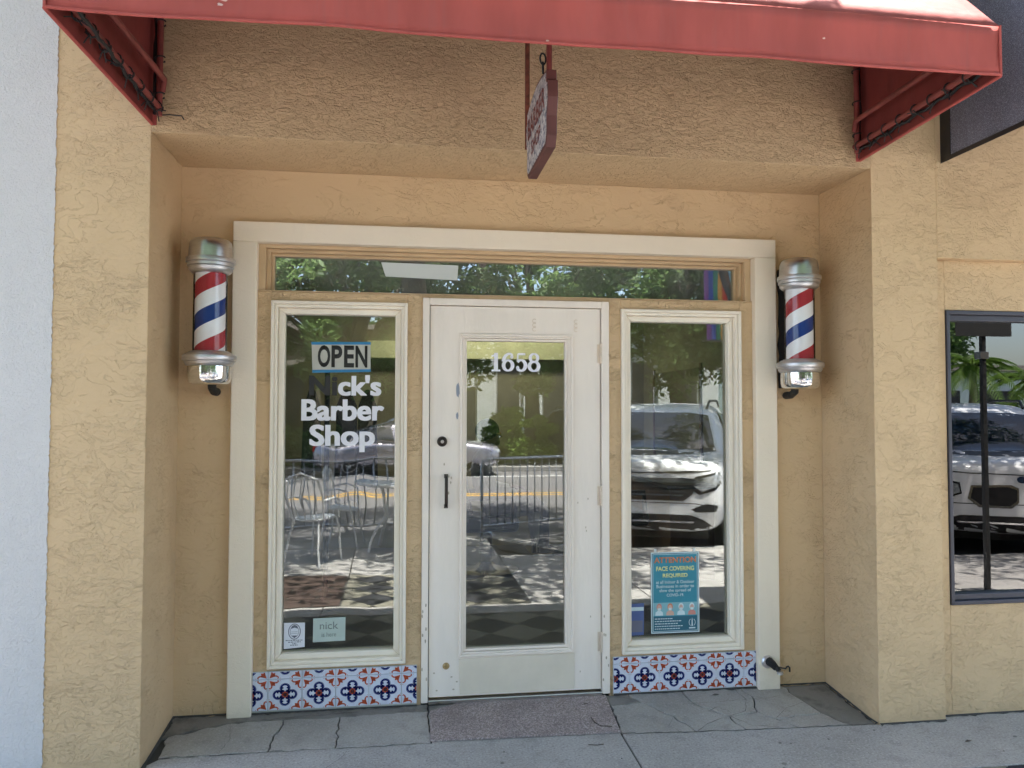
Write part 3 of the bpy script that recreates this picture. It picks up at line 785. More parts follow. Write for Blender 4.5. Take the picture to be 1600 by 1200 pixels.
for s in (-1, 1):
    XX = lambda y: AX1 if s > 0 else AWX0 + (AFX0 - AWX0) * (y - FY) / (AYF - FY)
    ZZ = lambda y: AZ + (AZF - AZ) * (y - FY) / (AYF - FY)
    ys = [FY - .004, AYF + .004]
    b = MB()
    prof = [(ys[0], AZ), (ys[1], AZF), (ys[1], AZF + VH), (ys[0], SLZ)]
    b.add([(XX(y) - .002, y, z) for y, z in prof] + [(XX(y) + .002, y, z) for y, z in prof], [(3, 2, 1, 0), (4, 5, 6, 7)] + [(i, (i + 1) % 4, 4 + (i + 1) % 4, 4 + i) for i in range(4)])
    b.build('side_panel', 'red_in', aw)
    xw = XX(FY)
    MB().box(min(xw, xw - s * .018), max(xw, xw - s * .018), FY - .006, FY - .002, AZ - .004, SLZ).build('wall_flap', 'red', aw)
    MB().tube([(xw, FY - .006, AZ), (XX(AYF), AYF, AZF)], .007, 8).build('piping', 'red', aw, smooth=True)
    MB().tube([(XX(AYF), AYF - .001, AZF + .002), (XX(AYF), AYF - .001, AZF + VH)], .005, 8).build('piping', 'red', aw, smooth=True)
    inn_x = lambda y: XX(y) - s * .045
    y0, y1 = FY - .035, AYF + .05
    MB().tube([(inn_x(y0), y0, ZZ(y0) + .055), (inn_x(y1), y1, ZZ(y1) + .055)], .013, 10).build('frame_tube', 'red_tube', aw, smooth=True)
    MB().tube([(inn_x(y0), y0 - .02, AZ + .02), (inn_x(y0), y0 - .02, SLZ - .15)], .013, 10).build('frame_tube', 'red_tube', aw, smooth=True)
    MB().tube([(inn_x(y0) - s * .012, y0 - .02, AZ + .13), (inn_x(y0) - s * .03, y0 - .06, AZ + .165), (inn_x(y1) - s * .03, y1, ZZ(y1) + .15)], .013, 10).build('frame_tube', 'red_tube', aw, smooth=True)
    co = MB(); rr = random.Random(5)
    co.tube([(inn_x(y0) + s * .018 + rr.uniform(-.003, .003), y0 + (y1 - y0) * i / 30, ZZ(y0 + (y1 - y0) * i / 30) + .036 + .005 * sin(i * 1.3)) for i in range(31)], .007, 6)
    co.tube([(inn_x(y0) + s * .02 + .003 * sin(i * 2), y0 - .008 + .004 * sin(i), AZ + .03 + i * .05) for i in range(22)], .010, 6)
    for i in range(8):
        yy = y0 + (y1 - y0) * (i + .4) / 8
        co.tube([(inn_x(yy) + .019 * cos(a), yy + .003 * a, ZZ(yy) + .050 + .022 * sin(a)) for a in [k * .6 for k in range(12)]], .0035, 5)
        e = Vector((inn_x(yy), yy, ZZ(yy) + .03))
        for q in range(3):
            d = Vector((rr.uniform(-1, 1), rr.uniform(-1, 1), rr.uniform(-1, .4))).normalized()
            co.tube([e, e + d * .02, e + d * .038 + Vector((0, 0, -.006))], .0025, 5)
    for i in range(6):
        zz = AZ + .1 + i * .16
        co.tube([(inn_x(y0) + .019 * cos(a), y0 - .02 + .019 * sin(a), zz + .003 * a) for a in [k * .6 for k in range(12)]], .0035, 5)
    if s < 0:
        xi = inn_x(y0)
        co.tube([(xi, y0, AZ + .03), (xi + .04, y0 - .01, AZ + .03), (xi + .09, y0 - .01, AZ + .028), (xi + .10, y0 - .01, AZ + .012)], .003, 5)
    co.build('lacing_cord', 'cord', aw, smooth=True)
MB().tube([(AFX0 + .03, AYF + .03, AZF + .08), (AX1 - .03, AYF + .03, AZF + .08)], .014, 10).build('frame_tube', 'red_tube', aw, smooth=True)
MB().tube([(AFX0 + .03, AYF + .03, AZF + VH - .02), (AX1 - .03, AYF + .03, AZF + VH - .02)], .014, 10).build('frame_tube', 'red_tube', aw, smooth=True)

for x, dz, w in ((-.62, .085, .020), (-.585, .075, .013), (-.60, .055, .010), (.50, .012, .007), (1.55, .10, .006)):
    rg = random.Random(int(x * 1000)); u = (x - AFX0) / (AX1 - AFX0); q = val(u, dz / VH)
    MB().prism([(x + w * cos(a) * rg.uniform(.5, 1.2), q[2] + w * .55 * sin(a) * rg.uniform(.5, 1.3)) for a in [k * pi / 5 for k in range(10)]], q[1] - .0034, q[1] - .0015, fXZ).build('scuff', 'pink_print', aw)
# grey awning of the next shop
ga = thing('awning', 'grey mesh awning with black hem on the next shop at right', 'awning', (3.6, FY, 2.8))
gx = 2.72
MB().prism([(FY - .004, 2.80), (FY - 1.2, 2.80), (FY - 1.2, 3.25), (FY - .004, 4.5)], gx - .002, gx + .002, fYZ).build('side_panel', 'grey_canvas', ga)
MB().prism([(FY - .003, 2.795), (FY - .075, 2.795), (FY - .075, 4.5), (FY - .003, 4.5)], gx - .005, gx - .0025, fYZ).prism([(FY - .075, 2.795), (FY - 1.205, 2.795), (FY - 1.205, 2.818), (FY - .075, 2.818)], gx - .005, gx - .0025, fYZ).build('hem', 'black_canvas', ga)
MB().box(gx, 6.2, FY - 1.206, FY - 1.20, 2.80, 3.25).build('valance', 'grey_canvas', ga)
MB().prism([(FY - 1.2, 3.25), (FY - .004, 4.5), (FY - .004, 4.505), (FY - 1.2, 3.255)], gx, 6.2, fYZ).build('top_panel', 'grey_canvas', ga)
MB().box(6.2, 6.204, FY - 1.2, FY - .01, 2.80, 3.25).build('side_panel', 'grey_canvas', ga)

# ---------------------------------------------------------------- black framed window at right
bw = thing('shop_window', 'charcoal framed window of the next shop at the right edge', 'window', (3.5, FY, .55))
frame('outer_frame', 'frame_black', bw, 2.767, 4.298, .552, 2.053, .020, FY + .042, FY + .16, bevel=.003)
frame('sash', 'frame_black', bw, 2.7875, 4.2775, .5725, 2.0325, .016, FY + .066, FY + .16, bevel=.003, wt=.03, wb=.03)
box('pane', 'pane_dark', bw, 2.79, 4.27, FY + .098, FY + .104, .58, 2.025)

# ================================================================== SHOP FRONT FITTINGS
def barber_pole(cx, cy, z, side, label):
    p = thing('barber_pole', label, 'barber pole', (cx, cy, z), group='barber poles on the wall beside the entrance')
    L = lambda name, prof, mat, r=None: MB().lathe(prof, (0, 0, 0), 40).build(name, mat, p, smooth=True, local=True)
    L('cap', [(.001, .700), (.066, .699), (.083, .694), (.093, .684), (.098, .668), (.100, .645), (.101, .606), (.096, .602)], 'dull')
    L('collar', [(.090, .606), (.111, .604), (.113, .600), (.113, .584), (.110, .581), (.104, .580), (.107, .577), (.107, .565), (.104, .563), (.098, .562), (.101, .559), (.100, .549), (.094, .541), (.086, .534), (.080, .531), (.070, .531)], 'alu')
    L('flange', [(.070, .160), (.086, .160), (.090, .156), (.096, .155), (.104, .150), (.106, .146), (.112, .145), (.121, .140), (.123, .136), (.123, .118), (.120, .114), (.112, .113), (.114, .109), (.110, .099), (.104, .091), (.095, .088), (.060, .088)], 'alu')
    L('cup', [(.060, .090), (.099, .088), (.100, .060), (.099, .030), (.094, .012), (.080, .002), (.050, .000), (.001, .000)], 'chrome')
    z0, z1 = .150, .540; r = .070
    band, pitch = .0775, .112
    nth = 72
    for k in range(-4, 9):
        col = ['red_s', 'white_s', 'blue_s', 'white_s'][k % 4]
        v = []; f = []
        for i in range(nth + 1):
            th = -pi / 2 - pi + 2 * pi * i / nth     # seam at the wall side
            zb = .445 + pitch * 2 * (i / nth - .5) * 1.0 - k * band
            lo, hi = max(z0, zb), min(z1, zb + band)
            if hi < lo: lo = hi = min(max(lo, z0), z1)
            v += [(r * cos(th), r * sin(th), lo), (r * cos(th), r * sin(th), hi)]
        for i in range(nth):
            a = (2 * i, 2 * i + 2, 2 * i + 3, 2 * i + 1)
            if (v[a[0]][2] < v[a[3]][2]) or (v[a[1]][2] < v[a[2]][2]): f.append(a)
        if f: MB().add(v, f).build('stripe', col, p, smooth='all', local=True, fix=False)
    MB().lathe([(r - .001, z0), (r - .001, z1)], n=40).build('core', 'white_s', p, smooth=True, local=True)
    v = []; n = 48
    for zz in (z0, z1):
        for k in range(n): v.append((.0775 * cos(2 * pi * k / n), .0775 * sin(2 * pi * k / n), zz))
    MB().add(v, [(k, (k + 1) % n, n + (k + 1) % n, n + k) for k in range(n)]).build('glass_tube', 'tubeglass', p, smooth='all', local=True, fix=False)
    # blackened bracket between pole and wall
    b = MB()
    d = -cy
    rj = random.Random(int(cx * 100) + 7); kw = 1.0 if side > 0 else .5; jw = [rj.uniform(.030, .043) * kw for _ in range(12)]
    pl = [(jw[k], .01 + k * .06) for k in range(12)]; pl += [(-rj.uniform(.034, .050) * kw, .01 + k * .06) for k in range(11, -1, -1)]
    b.prism(pl, d - .022, d - .001, fXZ)
    b.box(-.030, .030, .07, d - .018, .56, .645).box(-.028, .028, .07, d - .018, .035, .10)
    b.tube([(0, .05, .05), (0, .06, -.012), (0, .1, -.028), (0, d - .004, -.03)], .022, 8)
    br = b.build('bracket', 'tar', p, local=True, bevel=.008, subsurf=0)
    return p
barber_pole(-.905, -.165, 1.655, -1, 'barber pole on the left of the entrance, nearest the white building')
barber_pole(2.112, -.165, 1.650, 1, 'barber pole on the right of the entrance, with black bracket showing')

# hanging sign
SX = .542
hs = thing('hanging_sign', 'weathered wooden barber sign hanging edge-on under the awning', 'sign', (SX, -.95, 2.58))
out = [(-1.165, 2.835), (-1.165, 2.795), (-1.190, 2.785), (-1.192, 2.72), (-1.170, 2.655), (-1.17, 2.58), (-1.145, 2.54),
       (-.740, 2.54), (-.715, 2.56), (-.715, 2.65), (-.695, 2.70), (-.70, 2.78), (-.72, 2.795), (-.72, 2.835), (-.82, 2.855), (-.945, 2.868), (-1.06, 2.855)]
MB().prism(out, SX + .001, SX + .040, fYZ).build('board', 'sign_edge', hs, bevel=.003)
cy = sum(p[0] for p in out) / len(out); cz = sum(p[1] for p in out) / len(out)
inn = [(cy + (y - cy) * .955, cz + (z - cz) * .90) for y, z in out]
MB().prism(inn, SX - .0015, SX + .002, fYZ).build('painted_face', 'sign_face', hs)
MB().prism(inn, SX + .039, SX + .0425, fYZ).build('painted_face', 'sign_face', hs)
def side_text(body, y0, y1, z0, z1):
    me = text_mesh(body, 1.0, .02); lo, hi = mesh_bounds(me); off = wloc(hs)
    # seen from the left: reads from the wall (far) out to the street (near)
    for v in me.vertices:
        t = (v.co.x - lo[0]) / (hi[0] - lo[0]); q = (v.co.y - lo[1]) / (hi[1] - lo[1])
        v.co = Vector((SX - .0024, y0 + (y1 - y0) * t, z0 + (z1 - z0) * q)) - off
    me.materials.clear(); me.materials.append(M['sign_text'])
    o = bpy.data.objects.new('lettering', me); C.objects.link(o); o.parent = hs
side_text('BARBER', -.75, -1.14, 2.70, 2.79)
side_text('SHOP', -.84, -1.05, 2.61, 2.67)
MB().tube([(SX + .02, -1.12, 2.835), (SX + .02, -1.12, 3.15)], .011, 8).build('hanger_bar', 'red_tube', hs, smooth=True)
lk = MB()
for i in range(2):
    zc = 2.862 + i * .035
    lk.tube([(SX - .004 + .012 * cos(a) * (1 if i else .3), -1.115 + .012 * cos(a) * (.3 if i else 1), zc + .022 * sin(a)) for a in [k * pi / 6 for k in range(12)]], .0035, 6, closed=True)
lk.build('chain_link', 'cord', hs, smooth=True)
MB().tube([(SX + .02, -.60, 2.72), (SX + .02, -.60, 3.30)], .011, 8).build('hanger_bar', 'rust', hs, smooth=True)
MB().tube([(SX + .02, -.72, 2.80), (SX + .02, -.60, 2.80)], .007, 8).build('bracket', 'cord', hs)

# spigot on the cream surround
sp = thing('spigot', 'black wall spigot low on the cream surround right of the door', 'spigot', (1.975, -.04, .185))
MB().lathe([(.001, -.012), (.028, -.010), (.034, -.004), (.036, .001)], (1.973, -.04, .180), 20, 'y').build('escutcheon', 'alu', sp, smooth=True)
MB().tube([(1.978, -.045, .184), (1.984, -.075, .178), (1.990, -.10, .166)], .024, 12, r1=.017).tube([(1.99, -.095, .17), (2.0, -.115, .155)], .014, 10).build('body', 'tar', sp, smooth=True)
MB().lathe([(.010, .135), (.016, .138), (.016, .152), (.010, .155)], (2.004, -.118, 0), 14).build('nozzle', 'alu', sp, smooth=True)
MB().tube([(1.992, -.10, .172), (2.02, -.115, .168), (2.036, -.118, .166), (2.040, -.118, .174), (2.050, -.118, .178), (2.058, -.118, .170), (2.058, -.118, .148)], .0045, 8).build('hook', 'black', sp, smooth=True)

# grime along the foot of the walls
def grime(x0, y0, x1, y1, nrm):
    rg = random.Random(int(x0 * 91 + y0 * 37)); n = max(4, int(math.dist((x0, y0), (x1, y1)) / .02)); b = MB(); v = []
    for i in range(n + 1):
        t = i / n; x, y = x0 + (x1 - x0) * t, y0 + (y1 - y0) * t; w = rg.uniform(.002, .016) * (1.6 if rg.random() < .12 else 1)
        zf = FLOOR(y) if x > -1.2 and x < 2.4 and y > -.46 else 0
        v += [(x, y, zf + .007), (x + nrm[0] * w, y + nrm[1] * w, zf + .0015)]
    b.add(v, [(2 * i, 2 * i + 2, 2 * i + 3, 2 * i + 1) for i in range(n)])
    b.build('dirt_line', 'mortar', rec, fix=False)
grime(-1.0885, -.475, -1.0885, -.001, (1, 0)); grime(-1.088, -.0015, -.833, -.0015, (0, -1)); grime(2.3295, -.478, 2.3295, -.001, (-1, 0)); grime(2.047, -.0015, 2.328, -.0015, (0, -1))
grime(-.716, -.0125, .092, -.0125, (0, -1)); grime(1.122, -.0125, 1.92, -.0125, (0, -1)); grime(-1.47, FY - .001, -1.09, FY - .001, (0, -1)); grime(2.332, FY - .001, 2.69, FY - .001, (0, -1)); grime(2.692, FY + .049, 3.6, FY + .049, (0, -1))
def crack(pts, w, seed):
    rg = random.Random(seed); P = [pts[0]]
    for a, c in zip(pts, pts[1:]):
        n = max(1, int(math.dist(a, c) / .025))
        for i in range(1, n + 1):
            t = i / n; o = rg.uniform(-.007, .007) if i < n else 0
            P.append((a[0] + (c[0] - a[0]) * t + o, a[1] + (c[1] - a[1]) * t + o))
    v = []
    for i, (x, y) in enumerate(P):
        q = P[min(i + 1, len(P) - 1)]; q0 = P[max(i - 1, 0)]; dx, dy = q[0] - q0[0], q[1] - q0[1]; L = math.hypot(dx, dy) + 1e-9
        ww = w * rg.uniform(.1, .6); zf = (FLOOR(y) if y > -.46 else 0) + .0022
        v += [(x - dy / L * ww, y + dx / L * ww, zf), (x + dy / L * ww, y - dx / L * ww, zf)]
    MB().add(v, [(2 * i, 2 * i + 2, 2 * i + 3, 2 * i + 1) for i in range(len(P) - 1)]).build('crack', 'mortar', rec, fix=False)
crack([(-1.05, -.378), (-.58, -.380), (-.285, -.384), (.15, -.389)], .0048, 1)
crack([(1.055, -.408), (1.41, -.438), (1.66, -.449), (1.92, -.459), (2.20, -.470), (2.31, -.474)], .0068, 2)
for i, (pts, w) in enumerate((([(1.42, -.43), (1.50, -.36), (1.64, -.30), (1.74, -.26), (1.80, -.14), (1.79, 0)], .0028), ([(1.64, -.30), (1.70, -.40), (1.83, -.44)], .0034), ([(1.24, -.10), (1.40, -.16), (1.55, -.15), (1.80, -.14), (2.08, -.12)], .0018),
        ([(1.36, -.27), (1.30, -.36), (1.33, -.42)], .002), ([(1.86, -.35), (1.97, -.25), (2.10, -.2)], .002), ([(1.60, -.29), (1.55, -.24), (1.62, -.2), (1.66, -.27)], .0022), ([(-.80, -.09), (-.77, -.24), (-.79, -.37)], .0015),
        ([(-.22, -.39), (-.26, -.50), (-.34, -.62)], .0022), ([(-1.08, -.2), (-.83, -.10), (-.50, -.065), (-.2, -.05)], .004), ([(1.06, -.05), (1.16, -.04), (1.22, -.09)], .003))): crack(pts, w, 10 + i)
random.seed(19)
for k in range(26):
    x, y = random.uniform(-1.3, 3.2), random.uniform(-.93, -.52); q = random.uniform(.004, .011)
    pb = MB().lathe([(q, 0), (q * .7, .0025), (.0005, .003)], (x, y, .0003), 9, sx=random.uniform(.7, 1.3)).build('gum_spot', 'slab_dark', walk)
# pebble mat in front of the door
mt = MB(); mp = [(.30, -.012), (1.078, -.012), (1.050, -.395), (.146, -.372), (.156, -.085)]
n = len(mp)
mt.add([(x, y, FLOOR(y) - .003) for x, y in mp] + [(x, y, FLOOR(y) + .006) for x, y in mp], [tuple(range(n - 1, -1, -1)), tuple(range(n, 2 * n))] + [(i, (i + 1) % n, n + (i + 1) % n, n + i) for i in range(n)])
mo = mt.build('door_mat', 'mat', None, bevel=.003); tag(mo, 'mauve pebbled mat on the grey slabs at the door', 'mat')
# debris
for nm, lab, pts, r in (('twig', 'thin dark twig lying on the mat corner at right', [(.94, -.25), (.945, -.30), (.965, -.335), (1.0, -.345), (1.02, -.35)], .0022),
                        ('twig', 'small dark twig lying alone on the pavement below the mat', [(.86, -.52), (.90, -.53), (.93, -.525)], .0022)):
    o = MB().tube([(x, y, FLOOR(y) + .009) for x, y in pts], r, 5).build(nm, 'bark', None); tag(o, lab, 'twig')
for i, (x, y, lab) in enumerate(((.945, -.115, 'small black fleck of dirt on the door mat near the hinge side'), (1.66, -.075, 'dark leaf lying on the cracked slabs by the poster window'), (2.62, -.72, 'brown leaf lying on the pavement at the lower right'))):
    b = MB(); h = FLOOR(y) + (.009 if i == 0 else .003)
    b.add([(x - .018, y, h), (x, y - .008, h + .004), (x + .018, y + .003, h + .001), (x, y + .009, h + .003), (x - .018, y, h + .001), (x, y - .008, h + .005), (x + .018, y + .003, h + .002), (x, y + .009, h + .004)], [(3, 2, 1, 0), (4, 5, 6, 7), (0, 1, 5, 4), (1, 2, 6, 5), (2, 3, 7, 6), (3, 0, 4, 7)])
    o = b.build('leaf' if i else 'dirt_fleck', 'bark', None); tag(o, lab, 'leaf' if i else 'dirt')

# ---------------------------------------------------------------- lettering and papers on the glass (outer face of the glass at y=.060)
GY = .0595
lt = thing('window_lettering', 'shop name in bold white letters on the left window', 'lettering', (-.28, .06, 1.37))
letters("Nick's", 'vinyl', lt, -.462, -.103, 1.613, 1.712, GY, .012, mats={0: 'vinyl_black', 1: 'vinyl_black'})
letters('Barber', 'vinyl', lt, -.500, -.088, 1.484, 1.590, GY, .012)
letters('Shop', 'vinyl', lt, -.458, -.134, 1.354, 1.458, GY, .012)
hn = thing('house_number', 'white house number on the door glass', 'number', (.6, .03, 1.75))
# serif numerals drawn as strokes
def numeral(paths, x0, x1, z0, z1, name='digit'):
    b = MB(); k = 0
    for pts, w, closed in paths:
        P = [np.array((x0 + (x1 - x0) * p[0], z0 + (z1 - z0) * p[1])) for p in pts]; n = len(P); k += 1
        rows = []
        for i in range(n):
            t = (P[(i + 1) % n] - P[i - 1]) if closed else (P[min(i + 1, n - 1)] - P[max(i - 1, 0)])
            t = t / (np.linalg.norm(t) + 1e-9); nr = np.array((-t[1], t[0])); ww = (w[i] if isinstance(w, list) else w) * (z1 - z0)
            rows.append((P[i] + nr * ww, P[i] - nr * ww))
        yy = .0295 - .0003 * k
        v = [(a[0], yy, a[1]) for r in rows for a in r]
        f = [(2 * i, 2 * ((i + 1) % n), 2 * ((i + 1) % n) + 1, 2 * i + 1) for i in range(n if closed else n - 1)]
        b.add(v, f)
    b.build(name, 'vinyl', hn, fix=False)
def ell(cx, cy, rx, ry, a0, a1, n=22): return [(cx + rx * cos(rad(a0 + (a1 - a0) * i / n)), cy + ry * sin(rad(a0 + (a1 - a0) * i / n))) for i in range(n + 1)]
def wts(n, lo, hi, a0, a1): return [lo + (hi - lo) * abs(cos(rad(a0 + (a1 - a0) * i / n))) for i in range(n + 1)]
DZa, DZb = 1.742, 1.842
numeral([([(.5, .98), (.5, .02)], .105, 0), ([(.1, .05), (.9, .05)], .05, 0), ([(.10, .80), (.3, .84), (.5, .95)], .045, 0)], .470, .528, DZa, DZb)
numeral([(ell(.5, .32, .36, .27, 0, 360)[:-1], wts(21, .045, .10, 0, 343), 1), (ell(.62, .46, .50, .48, 172, 60, 16), [.10 - .055 * i / 16 for i in range(17)], 0), (ell(.80, .78, .06, .06, 0, 360, 8)[:-1], .05, 1)], .530, .597, DZa, DZb)
numeral([([(.25, .93), (.85, .93)], .055, 0), ([(.22, .96), (.20, .52)], .04, 0), (ell(.48, .33, .38, .28, 140, -140, 22), wts(22, .05, .10, 140, -140), 0), (ell(.2, .2, .06, .06, 0, 360, 8)[:-1], .05, 1)], .602, .666, DZa, DZb)
numeral([(ell(.5, .73, .29, .22, 0, 360)[:-1], wts(21, .04, .085, 0, 343), 1), (ell(.5, .29, .36, .25, 0, 360)[:-1], wts(21, .045, .10, 0, 343), 1)], .668, .738, DZa, DZb)

def sheet_thing(name, label, cat, poly, y, mat, thick=.0008):
    cx = sum(p[0] for p in poly) / len(poly); cz = min(p[1] for p in poly)
    t = thing(name, label, cat, (cx, y, cz))
    MB().prism(poly, y - thick, y, fXZ).build('sheet', mat, t)
    return t
# OPEN sign
os_ = sheet_thing('open_sign', 'grey OPEN sign with blue strips taped in the left window', 'sign', [(-.456, 1.886), (-.157, 1.890), (-.155, 1.735), (-.450, 1.729)], GY, 'paper')
MB().prism([(-.457, 1.887), (-.156, 1.891), (-.156, 1.877), (-.456, 1.873)], GY - .0016, GY - .0009, fXZ).build('blue_strip', 'tape_blue', os_)
MB().prism([(-.451, 1.743), (-.154, 1.749), (-.154, 1.735), (-.450, 1.728)], GY - .0016, GY - .0009, fXZ).build('blue_strip', 'tape_blue', os_)
for ch, a, b in (('O', -.424, -.361), ('P', -.355, -.300), ('E', -.291, -.240), ('N', -.233, -.172)):
    text_obj('letter', ch, 'ink', os_, a, b, 1.757, 1.871, GY - .001, .03)
# badge notice
bn = sheet_thing('badge_notice', 'small white notice with a badge drawing in the window corner', 'notice', [(-.577, .457), (-.474, .455), (-.474, .333), (-.577, .326)], GY, 'paper_white')
b = MB()
def ring(b, cx, cz, rx, rz, w, y, a0=0, a1=360, n=28):
    v = []; 
    for i in range(n + 1):
        a = rad(a0 + (a1 - a0) * i / n); v += [(cx + rx * cos(a), y, cz + rz * sin(a)), (cx + (rx - w) * cos(a), y, cz + (rz - w) * sin(a))]
    b.add(v, [(2 * i, 2 * i + 2, 2 * i + 3, 2 * i + 1) for i in range(n)])
yy = GY - .0012
ring(b, -.525, .412, .031, .040, .004, yy); ring(b, -.525, .412, .022, .030, .002, yy)
b.box(-.541, -.509, yy, yy + .0002, .410, .4115).box(-.541, -.509, yy, yy + .0002, .402, .4035)
b.prism([(-.545, .425), (-.538, .440), (-.525, .446), (-.512, .440), (-.505, .425), (-.525, .432)], yy, yy + .0002, fXZ)
b.prism([(-.538, .392), (-.512, .392), (-.525, .378)], yy, yy + .0002, fXZ)
b.build('badge_drawing', 'ink_grey', bn, fix=False)
b = MB()
for z, a, c in ((.366, -.568, -.484), (.3575, -.556, -.494), (.349, -.536, -.514), (.342, -.545, -.508)):
    x = a; rr = random.Random(int(z * 1e4))
    while x < c:
        w = rr.uniform(.004, .012); b.box(x, min(x + w, c), yy, yy + .0002, z, z + .0042); x += w + .003
b.build('fine_print', 'ink_grey', bn)
# nick is here card
nk = sheet_thing('name_card', 'pale green card reading nick is here, low in left window', 'card', [(-.433, .474), (-.272, .476), (-.273, .357), (-.434, .354)], GY, 'paper_green')
text_obj('lettering', 'nick', 'ink_soft', nk, -.400, -.308, .418, .455, GY - .001, .004)
text_obj('lettering', 'is here', 'ink_soft', nk, -.390, -.318, .380, .402, GY - .001, -.002)
# face covering poster
PX0, PX1, PZ0, PZ1 = 1.354, 1.628, .326, .763
po = sheet_thing('poster', 'teal poster about face coverings in the right window', 'poster', [(PX0, PZ0), (PX1, PZ0), (PX1, PZ1), (PX0, PZ1)], GY, 'pale_ink')
ly = lambda k: GY - .0008 - .0003 * k
MB().box(PX0 + .006, PX1 - .006, ly(1), ly(0), PZ0 + .006, PZ1 - .006).build('border', 'teal_dark', po)
MB().box(PX0 + .010, PX1 - .010, ly(2), ly(1), PZ0 + .010, PZ1 - .010).build('rule', 'pale_ink', po)
MB().box(PX0 + .0125, PX1 - .0125, ly(3), ly(2), PZ0 + .0125, PZ1 - .0125).build('print_ground', 'teal', po)
MB().box(PX0 + .0125, PX1 - .0125, ly(4), ly(3), PZ0 + .095, PZ0 + .165).build('picture_band', 'teal_pale', po)
MB().box(PX0 + .0125, PX1 - .0125, ly(4), ly(3), PZ0 + .0125, PZ0 + .090).build('footer_band', 'teal_dark', po)
def pt(body, mat, cx, w, z0, z1, off=.015): return text_obj('lettering', body, mat, po, cx - w / 2, cx + w / 2, z0, z1, ly(4), off)
pc = (PX0 + PX1) / 2
pt('ATTENTION', 'orange_ink', pc, .240, PZ1 - .058, PZ1 - .026, .035)
pt('FACE COVERING', 'yellow_ink', pc, .216, PZ1 - .101, PZ1 - .076, .03)
pt('REQUIRED', 'yellow_ink', pc, .142, PZ1 - .140, PZ1 - .115, .03)
pt('at all Indoor & Outdoor', 'pale_ink', pc, .218, PZ1 - .170, PZ1 - .152)
pt('Businesses in order to', 'pale_ink', pc, .214, PZ1 - .193, PZ1 - .175)
pt('slow the spread of', 'pale_ink', pc, .180, PZ1 - .220, PZ1 - .198)
pt('COVID-19.', 'pale_ink', pc, .098, PZ1 - .240, PZ1 - .224)
for i, (hc, bc) in enumerate((('coral_ink', 'pale_ink'), ('orange_ink', 'skin_ink'), ('pale_ink', 'pale_ink'), ('pale_ink', 'coral_ink'))):
    cx = PX0 + .045 + i * .062; zb = PZ0 + .096
    ic = MB().prism([(cx - .022, zb), (cx + .022, zb), (cx + .020, zb + .018), (cx + .008, zb + .026), (cx - .008, zb + .026), (cx - .020, zb + .018)], ly(5), ly(4), fXZ).build('figure_print', bc, po)
    MB().prism([(cx + .015 * cos(a), zb + .046 + .019 * sin(a)) for a in [k * pi / 7 for k in range(14)]], ly(6), ly(5), fXZ).build('hair_print', hc, ic)
    MB().prism([(cx + .011 * cos(a), zb + .041 + .016 * sin(a)) for a in [k * pi / 7 for k in range(14)]], ly(7), ly(6), fXZ).build('face_print', 'skin_ink', ic)
    MB().prism([(cx - .009, zb + .040), (cx + .009, zb + .040), (cx + .007, zb + .027), (cx - .007, zb + .027)], ly(8), ly(7), fXZ).build('mask_print', 'pale_ink', ic)
b = MB()
for k, w in enumerate((.09, .150, .12, .160, .135)):
    x = PX0 + .020; rr = random.Random(k)
    while x < PX0 + .020 + w:
        q = rr.uniform(.006, .016); b.box(x, x + q, ly(5), ly(4), PZ0 + .076 - k * .0135, PZ0 + .0805 - k * .0135); x += q + .003
b.build('fine_print', 'pale_ink', po)
b = MB(); cx, cz = PX1 - .042, PZ0 + .054
ring(b, cx, cz, .019, .022, .003, ly(5), -60, 60); ring(b, cx, cz, .019, .022, .003, ly(5), 120, 240)
b.prism([(cx - .004, cz - .02), (cx + .004, cz - .02), (cx + .003, cz + .012), (cx, cz + .026), (cx - .003, cz + .012)], ly(5), ly(4), fXZ).box(cx - .018, cx + .018, ly(5), ly(4), cz - .033, cz - .026)
b.build('emblem_print', 'pale_ink', po, fix=False)
for q in (PX0 + .018, PX1 - .034): MB().box(q, q + .014, ly(1), GY, PZ1 - .004, PZ1 + .019).build('tape', 'strip', po)
# leaflet in the corner
bl = sheet_thing('leaflet', 'dark blue leaflet in the lower left corner of the poster window', 'leaflet', [(1.234, .320), (1.312, .322), (1.314, .492), (1.234, .490)], GY, 'blue_paper')
MB().box(1.236, 1.312, GY - .0014, GY - .0009, .452, .472).build('heading', 'pale_ink', bl)
MB().box(1.238, 1.306, GY - .0014, GY - .0009, .338, .40).build('photo_print', 'ink_grey', bl)
# paper strip behind the transom glass
tp = MB().prism([(-.106, 2.318), (.302, 2.312), (.297, 2.232), (-.082, 2.243)], .094, .0945, fXZ).build('paper_strip', 'strip', None)
tag(tp, 'translucent white paper strip stuck on the transom glass', 'paper')

# ================================================================== INSIDE THE SHOP
inn_ = thing('shop_interior', 'dim olive painted room seen through the barber shop glass', 'interior', (.6, 2.5, 0))
box('floor', 'in_floor', inn_, -1.4, 2.8, .14, 6.2, -.02, .03)
box('ceiling', 'in_ceiling', inn_, -1.4, 2.8, .31, 6.2, 2.72, 2.80)
box('wall', 'in_wall', inn_, -1.5, -1.4, .31, 6.2, 0, 2.75)
box('wall', 'in_wall', inn_, 2.8, 2.9, .51, 6.2, 0, 2.75)
box('wall', 'in_wall', inn_, -1.5, 2.9, 6.2, 6.3, 0, 2.75)
box('soffit', 'soffit_yellow', inn_, -.36, 2.05, 4.45, 4.619, 2.11, 2.30, bevel=.005)
box('partition', 'in_wall', inn_, -1.399, 2.799, 4.62, 4.8, .03, 2.718)
cl = thing('ceiling_light', 'lit fluorescent fitting above the yellow soffit inside', 'light', (.9, 3.9, 2.65))
